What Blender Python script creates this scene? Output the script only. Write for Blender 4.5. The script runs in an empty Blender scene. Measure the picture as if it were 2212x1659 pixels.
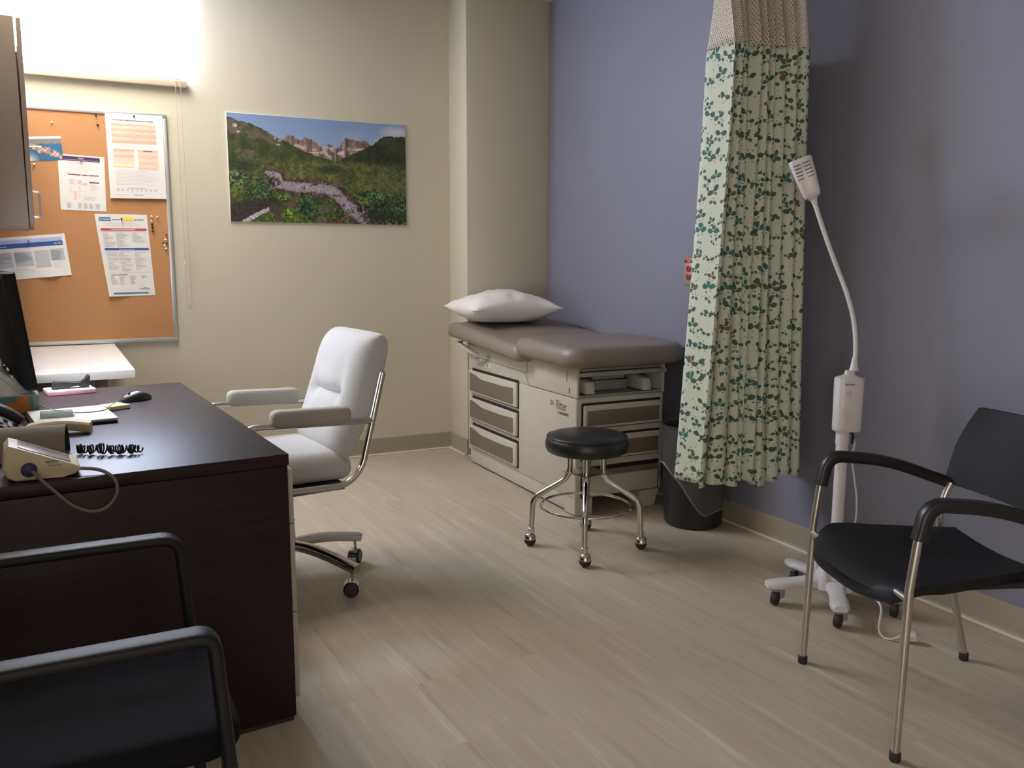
import bpy, bmesh, math, random
import numpy as np
from mathutils import Vector, Matrix
random.seed(7)
C = bpy.context.scene.collection
PI = math.pi
R = math.radians

# ---------------------------------------------------------------- camera, world, exposure
CAM_H = 1.25
cd = bpy.data.cameras.new('camera'); co = bpy.data.objects.new('camera', cd); C.objects.link(co)
pit, yaw, rol = R(8.4), R(26.9), R(0.18)
F = Vector((math.sin(yaw)*math.cos(pit), math.cos(yaw)*math.cos(pit), -math.sin(pit)))
Rt = Vector((math.cos(yaw), -math.sin(yaw), 0)); Up = Rt.cross(F)
Rt2 = Rt*math.cos(rol)+Up*math.sin(rol); Up2 = -Rt*math.sin(rol)+Up*math.cos(rol)
M = Matrix((Rt2, Up2, -F)).transposed().to_4x4(); M.translation = Vector((0, 0, CAM_H))
co.matrix_world = M
cd.sensor_fit = 'HORIZONTAL'; cd.sensor_width = 36; cd.lens = 36*1830/2212
cd.clip_start = .02
bpy.context.scene.camera = co
sc = bpy.context.scene
sc.view_settings.view_transform = 'Standard'; sc.view_settings.look = 'None'
sc.view_settings.gamma = 1; sc.view_settings.exposure = 0.28; sc.view_settings.use_curve_mapping = False
w = bpy.data.worlds.new('world'); sc.world = w; w.use_nodes = True
w.node_tree.nodes['Background'].inputs[0].default_value = (.5, .6, .8, 1)
w.node_tree.nodes['Background'].inputs[1].default_value = 0.0
# emission strengths of the things that give light
E_SHADE, E_LAMP, E_SCREEN, E_CEILFILL, E_DOORFILL = 30.0, 17.0, 13.0, 0.6, 6.2
TRX, TRY, TRX2, TRY2 = -0.02, 4.25, 0.1, 1.2
DY = -1.35

# ---------------------------------------------------------------- materials
def lin(c):
    return tuple((x/12.92 if x <= .04045 else ((x+.055)/1.055)**2.4) for x in c)
def srgb(r, g, b): return lin((r/255, g/255, b/255))

class N:                                   # small node helper
    def __init__(s, name):
        s.m = bpy.data.materials.new(name); s.m.use_nodes = True
        s.t = s.m.node_tree; s.n = s.t.nodes; s.l = s.t.links
        s.p = s.n['Principled BSDF']; s.out = s.n['Material Output']
    def new(s, typ, **k):
        n = s.n.new(typ)
        for a, b in k.items(): setattr(n, a, b)
        return n
    def math(s, op, a, b=None, clamp=False):
        n = s.new('ShaderNodeMath', operation=op); n.use_clamp = clamp
        for i, v in enumerate((a, b)):
            if v is None: continue
            if isinstance(v, (int, float)): n.inputs[i].default_value = v
            else: s.l.new(v, n.inputs[i])
        return n.outputs[0]
    def mix(s, f, a, b):
        n = s.new('ShaderNodeMix', data_type='RGBA')
        for i, v in ((0, f), (6, a), (7, b)):
            if isinstance(v, (int, float)): n.inputs[i].default_value = v
            elif isinstance(v, tuple): n.inputs[i].default_value = (*v[:3], 1)
            else: s.l.new(v, n.inputs[i])
        return n.outputs[2]
    def noise(s, vec, scale, detail=3, rough=.5):
        n = s.new('ShaderNodeTexNoise'); n.inputs['Scale'].default_value = scale
        n.inputs['Detail'].default_value = detail; n.inputs['Roughness'].default_value = rough
        s.l.new(vec, n.inputs['Vector']); return n.outputs[0]
    def mapping(s, vec, scale=(1, 1, 1), rot=(0, 0, 0)):
        n = s.new('ShaderNodeMapping'); n.inputs['Scale'].default_value = scale; n.inputs['Rotation'].default_value = rot
        s.l.new(vec, n.inputs['Vector']); return n.outputs[0]
    def ramp(s, fac, stops):
        n = s.new('ShaderNodeValToRGB'); e = n.color_ramp.elements
        while len(e) < len(stops): e.new(.5)
        for i, (p, c) in enumerate(stops):
            e[i].position = p; e[i].color = (*(c if isinstance(c, tuple) else (c, c, c)), 1)
        s.l.new(fac, n.inputs[0]); return n.outputs[0]
    def bump(s, h, strength, dist=.002):
        n = s.new('ShaderNodeBump'); n.inputs['Strength'].default_value = strength; n.inputs['Distance'].default_value = dist
        s.l.new(h, n.inputs['Height']); s.l.new(n.outputs[0], s.p.inputs['Normal'])

def mat(name, col, rough=.5, metal=0, var=.06, vs=12, bump=0, bs=200, spec=.5, coat=0, sheen=0):
    k = N(name); o = k.new('ShaderNodeTexCoord').outputs['Object']
    f = k.noise(o, vs)
    a = tuple(min(1, c*(1+var)) for c in col); b = tuple(c*(1-var) for c in col)
    k.l.new(k.ramp(f, [(.3, b), (.7, a)]), k.p.inputs['Base Color'])
    k.p.inputs['Roughness'].default_value = rough; k.p.inputs['Metallic'].default_value = metal
    k.p.inputs['Specular IOR Level'].default_value = spec
    k.p.inputs['Coat Weight'].default_value = coat; k.p.inputs['Coat Roughness'].default_value = .12
    if sheen: k.p.inputs['Sheen Weight'].default_value = sheen
    if bump: k.bump(k.noise(o, bs, 2), bump)
    return k.m

def emit(name, col, strength, base=(.8, .8, .8)):
    k = N(name); k.p.inputs['Base Color'].default_value = (*base, 1)
    k.p.inputs['Emission Color'].default_value = (*col, 1); k.p.inputs['Emission Strength'].default_value = strength
    return k.m

CREAM = (.56, .525, .41); BLUE = (.205, .205, .262)
m_cream = mat('cream_wall_paint', CREAM, .6, var=.015, vs=1.5, bump=.12, bs=260)
m_blue = mat('blue_wall_paint', BLUE, .55, var=.02, vs=1.5, bump=.12, bs=260)
m_ceil = mat('ceiling_paint', (.55, .54, .5), .9, var=.02, bump=.3, bs=90)
m_base = mat('vinyl_base', (.30, .265, .195), .45, var=.03)
m_caulk = mat('pale_bead', (.62, .58, .48), .4, var=.03)
m_rail = mat('grey_rail', (.33, .325, .29), .45)
m_white = mat('white_plastic', (.62, .60, .60), .32, var=.01)
m_greypl = mat('grey_plastic', (.28, .28, .27), .45)
m_alu = mat('aluminium', (.60, .60, .60), .38, .7, var=.03)
m_bead = mat('bead_chain_plastic', (.36, .34, .30), .5)
m_chrome = mat('chrome', (.62, .60, .57), .13, 1, var=.02)
m_tube = mat('silver_tube', (.50, .48, .45), .28, .9, var=.03)
m_black = mat('black_plastic', (.012, .012, .014), .38, var=.1)
m_blackm = mat('black_matte', (.007, .007, .009), .55, var=.1, bump=.2, bs=900, spec=.3)
m_dark = mat('dark_gap_shade', (.012, .011, .01), .8)  # near black, stands in for shade inside gaps and openings
m_uph = mat('black_upholstery', (.009, .009, .0125), .85, var=.1, bump=.3, bs=900, spec=.12)
m_armp = mat('black_arm_plastic', (.008, .008, .010), .5, var=.08, bump=.15, bs=1200, spec=.3)
m_vinyl = mat('black_vinyl', (.012, .012, .013), .34, var=.1, bump=.15, bs=500)
m_rubber = mat('rubber', (.02, .018, .017), .6)
m_paper = mat('paper', (.70, .69, .68), .55, var=.01)
m_counter = mat('counter_laminate', (.66, .62, .56), .35, var=.02, vs=60)
m_tabbody = mat('exam_table_enamel', (.50, .47, .39), .42, var=.015)
m_tablite = mat('exam_table_trim', (.53, .50, .42), .4, var=.015)
m_tabins = mat('exam_table_insert', (.165, .138, .098), .5, var=.03)
m_taupe = mat('taupe_vinyl', (.225, .188, .152), .40, var=.03, bump=.25, bs=420)
m_pillow = mat('pillow_cover', (.72, .69, .65), .8, var=.01, bump=.1, bs=60)
m_fab = mat('grey_wool_fabric', (.54, .54, .535), .95, var=.10, vs=260, bump=.6, bs=700, sheen=.3)
m_armfab = mat('arm_fabric', (.40, .375, .335), .95, var=.12, vs=260, bump=.6, bs=700)
m_drawer = mat('drawer_front', (.42, .40, .33), .5, var=.02)
m_cab = mat('taupe_cabinet', (.29, .225, .18), .6, var=.04, vs=5)
m_trash = mat('can_black', (.016, .016, .018), .45)
m_red = mat('red_plastic', (.42, .02, .02), .35)
m_steelplate = mat('steel_plate', (.42, .40, .36), .4, .6)
m_creampl = mat('cream_plastic', (.60, .53, .34), .45, var=.03)
m_navy = mat('navy_rubber', (.02, .022, .09), .5)
m_greenl = mat('green_label', (.05, .22, .11), .5)
m_cuff = mat('cuff_cloth', (.22, .19, .165), .85, var=.05, bump=.3, bs=600)
m_cuffin = mat('cuff_lining', (.06, .055, .05), .9)
m_hose = mat('taupe_hose', (.17, .14, .125), .55)
m_screen = mat('display_glass', (.30, .31, .34), .15)
m_pin_w = mat('pin_white', (.8, .78, .7), .3)
m_pin_k = mat('pin_black', (.02, .02, .03), .3)
m_pin_r = mat('pin_red', (.7, .03, .08), .3)
m_pink = mat('pink_paper', (.60, .25, .28), .7)
m_yellow = mat('yellow_paper', (.75, .68, .38), .7)
m_yell2 = mat('yellow_note', (.85, .62, .08), .7)
m_orange = mat('orange_print', (.55, .16, .02), .6)
m_teal = mat('teal_print', (.10, .20, .20), .6)
m_teal2 = mat('sage_print', (.22, .30, .25), .6)
m_ink = mat('dark_ink', (.03, .03, .035), .6)
m_brownink = mat('brown_ink', (.10, .075, .05), .6)
m_grey = mat('grey_ink', (.42, .41, .42), .6)
m_navyink = mat('navy_ink', (.03, .09, .33), .4)
m_blueink = mat('blue_ink', (.04, .14, .38), .4)
m_sky = mat('light_blue_ink', (.42, .52, .74), .4)
m_greyblue = mat('grey_blue_ink', (.50, .53, .58), .5)
m_redink = mat('red_ink', (.50, .04, .06), .5)
m_purple = mat('purple_ink', (.055, .02, .11), .5)
m_maroon = mat('maroon_ink', (.16, .05, .07), .5)
m_peach = mat('peach_ink', (.74, .40, .28), .6)
m_peach2 = mat('light_peach_ink', (.76, .54, .43), .6)
m_rose = mat('rose_ink', (.76, .47, .38), .6)
m_tealink = mat('teal_ink', (.03, .22, .33), .4)
m_shade = emit('lit_roller_shade', (.58, .70, 1.0), E_SHADE)
m_lampglow = emit('lamp_diffuser', (1.0, .88, .70), E_LAMP)
m_monglow = emit('monitor_screen_glow', (.82, .88, 1.0), E_SCREEN)
m_ceilfill = emit('ceiling_fill_light', (1.0, .90, .82), E_CEILFILL)  # glow of the added ceiling panel, fill only
m_doorfill = emit('door_fill_light', (1.0, .88, .82), E_DOORFILL)  # glow of the made-up doorway, fill from the left
m_sill = mat('beige_sill', (.52, .41, .31), .6)
m_liner = mat('bin_liner', (.20, .20, .21), .35)
m_liner.node_tree.nodes['Principled BSDF'].inputs['Alpha'].default_value = .28
m_linehem = mat('bin_liner_hem', (.22, .22, .22), .4)
m_linehem.node_tree.nodes['Principled BSDF'].inputs['Alpha'].default_value = .6
m_clear = mat('clear_plastic', (.65, .72, .70), .1)
m_clear.node_tree.nodes['Principled BSDF'].inputs['Transmission Weight'].default_value = .7

def desk_wood():
    k = N('espresso_laminate'); o = k.new('ShaderNodeTexCoord').outputs['Object']
    v = k.mapping(o, (3, 60, 60)); f = k.noise(v, 2.2, 5)
    k.l.new(k.ramp(f, [(.35, (.016, .007, .009)), (.65, (.024, .012, .014))]), k.p.inputs['Base Color'])
    k.p.inputs['Roughness'].default_value = .40; k.p.inputs['Specular IOR Level'].default_value = .26; k.p.inputs['Coat Weight'].default_value = .0
    k.p.inputs['Coat Roughness'].default_value = .16
    return k.m
m_desk = desk_wood()

def cork():
    k = N('cork'); o = k.new('ShaderNodeTexCoord').outputs['Object']
    f = k.noise(o, 160, 4, .7); g = k.noise(o, 4, 2)
    a = k.ramp(f, [(.3, (.40, .19, .075)), (.7, (.52, .27, .115))])
    k.l.new(k.mix(k.math('MULTIPLY', g, .3), a, (.45, .2, .1)), k.p.inputs['Base Color'])
    k.p.inputs['Roughness'].default_value = .9; k.bump(f, .3); return k.m
m_cork = cork()

def floor_mat():
    k = N('streaked_vinyl_planks'); o = k.new('ShaderNodeTexCoord').outputs['Object']
    v0 = k.mapping(o, (1, 1, 1), (0, 0, R(-3)))
    br = k.new('ShaderNodeTexBrick'); br.offset = .37
    br.inputs['Scale'].default_value = 1; br.inputs['Brick Width'].default_value = .92; br.inputs['Row Height'].default_value = .155
    br.inputs['Mortar Size'].default_value = .0012; br.inputs['Mortar Smooth'].default_value = .6
    br.inputs['Color1'].default_value = (.35, .35, .35, 1); br.inputs['Color2'].default_value = (.65, .65, .65, 1)
    br.inputs['Mortar'].default_value = (.4, .4, .4, 1)
    k.l.new(k.mapping(o, (1, 1, 1), (0, 0, R(87))), br.inputs['Vector'])
    # streaks run along the planks
    sep = k.new('ShaderNodeSeparateXYZ'); k.l.new(v0, sep.inputs[0])
    off = k.new('ShaderNodeCombineXYZ')
    k.l.new(k.math('ADD', k.math('MULTIPLY', sep.outputs[0], 30), 0), off.inputs[0])
    k.l.new(k.math('MULTIPLY', sep.outputs[1], 1.5), off.inputs[1])
    k.l.new(k.math('MULTIPLY', br.outputs[0], 9), off.inputs[2])
    f1 = k.noise(off.outputs[0], 1.0, 5, .62)
    off2 = k.new('ShaderNodeVectorMath', operation='SCALE'); k.l.new(off.outputs[0], off2.inputs[0]); off2.inputs['Scale'].default_value = 2.7
    f2 = k.noise(off2.outputs[0], 1.0, 3)
    base = k.ramp(f1, [(.27, (.33, .27, .19)), (.40, (.44, .38, .275)), (.58, (.49, .43, .32)), (.72, (.60, .545, .43))])
    c = k.mix(k.ramp(f2, [(.60, 0.), (.74, .5)]), base, (.60, .54, .44))
    c = k.mix(k.ramp(f2, [(.24, .55), (.37, 0.)]), c, (.32, .26, .19))
    c = k.mix(k.math('MULTIPLY', br.outputs[1], .12), c, (.22, .18, .13))
    tint = k.mix(k.math('MULTIPLY', k.math('SUBTRACT', br.outputs[0], .35), .35), c, (.62, .55, .42))
    k.l.new(tint, k.p.inputs['Base Color'])
    k.l.new(k.ramp(f1, [(.3, .34), (.7, .44)]), k.p.inputs['Roughness'])
    k.bump(f1, .06, .001); return k.m
m_floor = floor_mat()

def curtain_mat():
    k = N('leaf_print_cloth'); uv = k.new('ShaderNodeUVMap'); uv.uv_map = 'UVMap'; u = uv.outputs[0]
    def layer(scale, seedoff, leaves, rnd=.75, dens=0.0):
        mp = k.new('ShaderNodeMapping'); mp.inputs['Location'].default_value = (seedoff, seedoff*.37, 0)
        k.l.new(u, mp.inputs['Vector'])
        v = k.new('ShaderNodeTexVoronoi'); v.voronoi_dimensions = '2D'; v.inputs['Scale'].default_value = scale
        v.inputs['Randomness'].default_value = rnd; k.l.new(mp.outputs[0], v.inputs['Vector'])
        d = k.new('ShaderNodeVectorMath', operation='SUBTRACT'); k.l.new(mp.outputs[0], d.inputs[0]); k.l.new(v.outputs['Position'], d.inputs[1])
        s = k.new('ShaderNodeSeparateXYZ'); k.l.new(d.outputs[0], s.inputs[0])
        cs = k.new('ShaderNodeSeparateColor'); k.l.new(v.outputs['Color'], cs.inputs[0])
        ang = k.math('MULTIPLY', k.math('SUBTRACT', cs.outputs[0], .5), 1.3)
        ca, sa = k.math('COSINE', ang), k.math('SINE', ang)
        x = k.math('SUBTRACT', k.math('MULTIPLY', s.outputs[0], ca), k.math('MULTIPLY', s.outputs[1], sa))
        y = k.math('ADD', k.math('MULTIPLY', s.outputs[0], sa), k.math('MULTIPLY', s.outputs[1], ca))
        sz = k.math('ADD', k.math('MULTIPLY', cs.outputs[1], .5), .75)
        x = k.math('DIVIDE', x, sz); y = k.math('DIVIDE', y, sz)
        acc = None
        for (cx, cy, a, b, th, gate) in leaves:
            c_, s_ = math.cos(th), math.sin(th)
            px = k.math('ADD', k.math('MULTIPLY', k.math('SUBTRACT', x, cx), c_), k.math('MULTIPLY', k.math('SUBTRACT', y, cy), s_))
            py = k.math('SUBTRACT', k.math('MULTIPLY', k.math('SUBTRACT', y, cy), c_), k.math('MULTIPLY', k.math('SUBTRACT', x, cx), s_))
            e = k.math('ADD', k.math('POWER', k.math('ABSOLUTE', k.math('DIVIDE', px, a)), 2), k.math('POWER', k.math('ABSOLUTE', k.math('DIVIDE', py, b)), 2))
            m_ = k.math('LESS_THAN', e, 1)
            if gate is not None: m_ = k.math('MULTIPLY', m_, k.math('GREATER_THAN', cs.outputs[2], gate))
            acc = m_ if acc is None else k.math('MAXIMUM', acc, m_)
        return acc, cs.outputs[2]
    q = .0152
    L1 = [(-q, .001, .0128, .0086, R(-14), None), (q, .001, .0122, .0082, R(14), None), (0, .0160, .0078, .0112, 0, .5),
          (-.010, -.015, .0026, .0026, 0, None), (.009, -.016, .0030, .0030, 0, .3), (0, 0, .008, .0022, 0, None)]
    a1, c1 = layer(13.6, 0, L1, .6)
    a2, c2 = layer(16.5, 5.3, [(-q*.62, 0, .0084, .0060, R(20), None), (q*.62, 0, .0084, .0060, R(-20), None), (0, .013, .0026, .0026, 0, None)], .7)
    a3, _ = layer(28, 9.1, [(0, 0, .0024, .0024, 0, .4)], .9)
    cloth = k.mix(k.noise(u, 900, 2), (.52, .56, .44), (.59, .62, .50))
    leafcol = k.ramp(c1, [(0, (.045, .085, .062)), (.55, (.06, .105, .08)), (.8, (.03, .14, .12)), (.93, (.11, .085, .05))])
    c = k.mix(a3, cloth, (.07, .10, .075)); c = k.mix(a2, c, (.075, .125, .10)); c = k.mix(a1, c, leafcol)
    k.l.new(c, k.p.inputs['Base Color']); k.p.inputs['Roughness'].default_value = .75
    return k.m
m_curtain = curtain_mat()

def net_mat():
    k = N('curtain_netting'); uv = k.new('ShaderNodeUVMap'); uv.uv_map = 'UVMap'
    v = k.new('ShaderNodeTexVoronoi'); v.voronoi_dimensions = '2D'; v.feature = 'DISTANCE_TO_EDGE'; v.inputs['Randomness'].default_value = 0
    k.l.new(k.mapping(uv.outputs[0], (95, 72, 1), (0, 0, R(45))), v.inputs['Vector']); v.inputs['Scale'].default_value = 1
    k.l.new(k.math('LESS_THAN', v.outputs[0], .27), k.p.inputs['Alpha'])
    k.p.inputs['Base Color'].default_value = (.60, .54, .44, 1); k.p.inputs['Roughness'].default_value = .8
    return k.m
m_net = net_mat()

def vcol_mat(name, rough=.5):
    k = N(name); a = k.new('ShaderNodeVertexColor'); a.layer_name = 'Col'
    k.l.new(a.outputs[0], k.p.inputs['Base Color']); k.p.inputs['Roughness'].default_value = rough; return k.m

# ---------------------------------------------------------------- mesh helpers
def spl(pts, n=8, closed=False):           # catmull-rom
    P = [Vector(p) for p in pts]; out = []
    m_ = len(P); rng = range(m_ if closed else m_-1)
    for i in rng:
        if closed: a, b, c, d = P[i-1], P[i], P[(i+1) % m_], P[(i+2) % m_]
        else: a, b, c, d = P[max(i-1, 0)], P[i], P[i+1], P[min(i+2, m_-1)]
        for j in range(n):
            t = j/n
            out.append(.5*((2*b)+(c-a)*t+(2*a-5*b+4*c-d)*t*t+(3*b-a-3*c+d)*t**3))
    if not closed: out.append(P[-1])
    return out
def fil(pts, r, n=6):                      # round the corners of a polyline
    P = [Vector(p) for p in pts]; out = [P[0]]
    for i in range(1, len(P)-1):
        a, b, c = P[i-1], P[i], P[i+1]; rr = r[i-1] if isinstance(r, (list, tuple)) else r
        u, v = (a-b), (c-b); d = min(rr, u.length*.49, v.length*.49)
        p, q = b+u.normalized()*d, b+v.normalized()*d
        for j in range(n+1):
            t = j/n; out.append((1-t)**2*p+2*t*(1-t)*b+t*t*q)
    out.append(P[-1]); return out

class MB:
    def __init__(s): s.bm = bmesh.new(); s.mats = []
    def mi(s, m):
        if m not in s.mats: s.mats.append(m)
        return s.mats.index(m)
    def box(s, a, b, m, bev=0, seg=2, rot=None, piv=None):
        a, b = Vector(a), Vector(b); c = (a+b)/2; d = b-a
        r = bmesh.ops.create_cube(s.bm, size=1); vs = r['verts']
        for v in vs: v.co = Vector((v.co.x*d.x, v.co.y*d.y, v.co.z*d.z))
        fs = list({f for v in vs for f in v.link_faces})
        if bev:
            es = list({e for v in vs for e in v.link_edges})
            br = bmesh.ops.bevel(s.bm, geom=es, offset=min(bev, min(abs(x) for x in d)*.49), segments=seg, profile=.5, affect='EDGES')
            fs = list(set(br['faces']) | {f for f in fs if f.is_valid})
            vs = list({v for f in fs for v in f.verts})
            fs = list({f for v in vs for f in v.link_faces})
        T = Matrix.Translation(c)
        if rot is not None:
            p = Vector(piv) if piv is not None else c
            T = Matrix.Translation(p) @ rot.to_4x4() @ Matrix.Translation(c-p)
        for v in vs: v.co = T @ v.co
        k = s.mi(m)
        for f in fs: f.material_index = k
        return s
    def ring_faces(s, A, B, k, closed=True):
        n = len(A)
        for i in range(n if closed else n-1):
            j = (i+1) % n
            try: f = s.bm.faces.new((A[i], A[j], B[j], B[i])); f.material_index = k
            except ValueError: pass
    def tube(s, pts, r, m, seg=10, closed=False, caps=True, flat=None, up=(0, 0, 1)):
        P = [Vector(p) for p in pts]; n = len(P); k = s.mi(m); rings = []
        T0 = None; nv = None
        for i in range(n):
            if closed: t = (P[(i+1) % n]-P[i-1]).normalized()
            else: t = (P[min(i+1, n-1)]-P[max(i-1, 0)]).normalized()
            if nv is None:
                nv = Vector(up); nv = (nv-t*nv.dot(t))
                if nv.length < 1e-3: nv = Vector((1, 0, 0))-t*t.x
                if nv.length < 1e-3: nv = Vector((0, 1, 0))-t*t.y
                nv.normalize()
            else:
                nv = nv-t*nv.dot(t); nv.normalize()
            b = t.cross(nv); ri = r[i] if isinstance(r, (list, tuple)) else r
            ring = []
            for j in range(seg):
                a = 2*PI*j/seg
                if flat:      # superellipse section: flat=(half width along b, half height along nv)
                    ca, sa = math.cos(a), math.sin(a)
                    x = flat[0]*math.copysign(abs(ca)**.55, ca); y = flat[1]*math.copysign(abs(sa)**.55, sa)
                    ring.append(s.bm.verts.new(P[i]+b*x*ri+nv*y*ri))
                else: ring.append(s.bm.verts.new(P[i]+(b*math.cos(a)+nv*math.sin(a))*ri))
            rings.append(ring)
        for i in range(n-1): s.ring_faces(rings[i], rings[i+1], k)
        if closed: s.ring_faces(rings[-1], rings[0], k)
        elif caps:
            for rg in (rings[0][::-1], rings[-1]):
                f = s.bm.faces.new(rg); f.material_index = k
        return s
    def lathe(s, prof, c, m, seg=32, axis='z', cap=True, mtx=None):
        k = s.mi(m); rings = []; c = Vector(c)
        for (r, h) in prof:
            ring = []
            for j in range(seg):
                a = 2*PI*j/seg
                v = Vector((r*math.cos(a), r*math.sin(a), h))
                if axis == 'x': v = Vector((v.z, v.x, v.y))
                elif axis == 'y': v = Vector((v.x, v.z, v.y))
                if mtx is not None: v = mtx @ v
                ring.append(s.bm.verts.new(c+v))
            rings.append(ring)
        for i in range(len(rings)-1): s.ring_faces(rings[i], rings[i+1], k)
        if cap:
            for rg in (rings[0][::-1], rings[-1]):
                f = s.bm.faces.new(rg); f.material_index = k
        return s
    def prism(s, poly, n, th, m, bev=0, seg=2):   # poly of 3D points (planar), extruded by vector n*th
        k = s.mi(m); n = Vector(n)
        A = [s.bm.verts.new(Vector(p)) for p in poly]; B = [s.bm.verts.new(Vector(p)+n*th) for p in poly]
        fs = [s.bm.faces.new(A[::-1]), s.bm.faces.new(B)]
        for i in range(len(A)):
            j = (i+1) % len(A); fs.append(s.bm.faces.new((A[i], A[j], B[j], B[i])))
        for f in fs: f.material_index = k
        if bev:
            es = list(set(fs[0].edges) | set(fs[1].edges))
            r = bmesh.ops.bevel(s.bm, geom=es, offset=bev, segments=seg, profile=.5, affect='EDGES')
            for f in r['faces']: f.material_index = k
        return s
    def quad(s, pts, m):
        f = s.bm.faces.new([s.bm.verts.new(Vector(p)) for p in pts]); f.material_index = s.mi(m); return s
    def loft(s, rings, m, caps=True, closed=True):
        k = s.mi(m); RR = [[s.bm.verts.new(Vector(p)) for p in r] for r in rings]
        for i in range(len(RR)-1): s.ring_faces(RR[i], RR[i+1], k, closed)
        if caps:
            for rg in (RR[0][::-1], RR[-1]):
                f = s.bm.faces.new(rg); f.material_index = k
        return s
    def pad(s, x0, x1, y0, y1, zb, zt, cr, er, m, zf=None, nc=8, ne=6, crs=None, under=.6):
        # upholstered pad: rounded-rectangle outline (corner radius cr), edge rounding er, height function zf(x,y)
        crs = crs or [cr]*4
        def outline(ins):
            out = []
            for q, (sx, sy) in enumerate(((1, 1), (-1, 1), (-1, -1), (1, -1))):
                c = crs[q]; cx = (x1 if sx > 0 else x0)-sx*c; cy = (y1 if sy > 0 else y0)-sy*c
                rr = c-ins; a0 = q*PI/2
                for j in range(nc+1):
                    a = a0+PI/2*j/nc
                    if rr >= 0: out.append((cx+rr*math.cos(a), cy+rr*math.sin(a)))
                    else: out.append((cx-sx*(-rr), cy-sy*(-rr)))
            return out
        H = zt-zb; rings = []
        zf = zf or (lambda x, y: 0)
        eb = er*under
        for j in range(ne+1):
            a = -PI/2+PI/2*j/ne
            rings.append([(x, y, zb+H*.4*(1+math.sin(a))+zf(x, y)) for x, y in outline(eb*(1-math.cos(a)))])
        for j in range(1, ne+1):
            a = PI/2*j/ne
            rings.append([(x, y, zb+H*.4+H*.6*math.sin(a)+zf(x, y)) for x, y in outline(er*(1-math.cos(a)))])
        # interior top: shrink towards the centre line
        top = rings[-1]; cx, cy = (x0+x1)/2, (y0+y1)/2; w2, h2 = (x1-x0)/2-er, (y1-y0)/2-er
        for t in (.85, .7, .55, .4, .25, .12):
            rings.append([(cx+(p[0]-cx)*t, cy+(p[1]-cy)*t, zt+zf(cx+(p[0]-cx)*t, cy+(p[1]-cy)*t)) for p in top])
        return s.loft(rings, m)
    def text(s, body, size, m, fn, sx=1.0, align='LEFT', font_shear=0, bold=0):
        cu = bpy.data.curves.new('t', 'FONT'); cu.body = body; cu.size = size; cu.align_x = align; cu.shear = font_shear
        cu.resolution_u = 2; cu.offset = bold
        ob = bpy.data.objects.new('t', cu); C.objects.link(ob)
        dg = bpy.context.evaluated_depsgraph_get(); dg.update()
        me = bpy.data.meshes.new_from_object(ob.evaluated_get(dg)); k = s.mi(m)
        vs = [s.bm.verts.new(fn(v.co.x*sx, v.co.y)) for v in me.vertices]
        for p in me.polygons:
            try: f = s.bm.faces.new([vs[i] for i in p.vertices]); f.material_index = k
            except ValueError: pass
        bpy.data.objects.remove(ob); bpy.data.curves.remove(cu); bpy.data.meshes.remove(me)
        return s
    def build(s, name, parent=None, smooth=35, loc=None, rot=None, weld=False):
        if weld: bmesh.ops.remove_doubles(s.bm, verts=s.bm.verts, dist=1e-5)
        bmesh.ops.recalc_face_normals(s.bm, faces=[f for f in s.bm.faces if any(not e.is_boundary for e in f.edges)])
        me = bpy.data.meshes.new(name); s.bm.to_mesh(me); s.bm.free()
        for m in s.mats: me.materials.append(m)
        for p in me.polygons: p.use_smooth = True
        me.set_sharp_from_angle(angle=R(smooth))
        o = bpy.data.objects.new(name, me); C.objects.link(o)
        if parent is not None: o.parent = parent
        if loc: o.location = loc
        if rot: o.rotation_euler = rot
        return o

def thing(name, label, cat, loc=(0, 0, 0), rz=0, group=None):
    o = bpy.data.objects.new(name, None); C.objects.link(o); o.empty_display_size = .05
    o.location = loc; o.rotation_euler = (0, 0, rz); return tag(o, label, cat, group)
def tag(o, label, cat, group=None):
    o['label'] = label; o['category'] = cat
    if group: o['group'] = group
    return o
def struct(mb, name, label=None):
    o = mb.build(name); o['kind'] = 'structure'
    if label: o['label'] = label
    return o

# ================================================================ THE ROOM
XL, XR, YB, YF, ZC = -.62, 2.731, 5.152, -1.6, 2.835
CX, CY = 2.158, 4.876                      # corner column
b = MB(); b.box((XL-.1, YF-.1, -.06), (XR+.1, YB+.1, 0), m_floor); struct(b, 'floor', 'pale streaked vinyl plank floor')
b = MB(); b.box((XL-.1, YF-.1, ZC), (XR+.1, YB+.1, ZC+.06), m_ceil); struct(b, 'ceiling', 'off-white ceiling')
WX0, WX1, WZ0, WZ1 = -.56, .562, 2.205, 2.76
b = MB()
b.box((XL-.1, YB, 0), (XR+.1, YB+.12, WZ0), m_cream); b.box((XL-.1, YB, WZ1), (XR+.1, YB+.12, ZC), m_cream)
b.box((XL-.1, YB, WZ0), (WX0, YB+.12, WZ1), m_cream); b.box((WX1, YB, WZ0), (XR+.1, YB+.12, WZ1), m_cream)
struct(b, 'wall_back', 'cream painted wall with the high window')
b = MB(); b.box((XR, YF-.1, 0), (XR+.1, YB, ZC), m_blue); struct(b, 'wall_right', 'grey-blue painted wall behind the exam table')
b = MB(); b.box((XL-.1, YF-.1, 0), (XL, YB, ZC), m_cream); struct(b, 'wall_left')
b = MB(); b.box((XL, YF-.1, 0), (XR, YF, ZC), m_cream); struct(b, 'wall_front')
b = MB(); b.box((CX, CY, 0), (XR, YB, ZC), m_cream, .003); struct(b, 'wall_column', 'cream boxed-out column in the corner')
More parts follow.
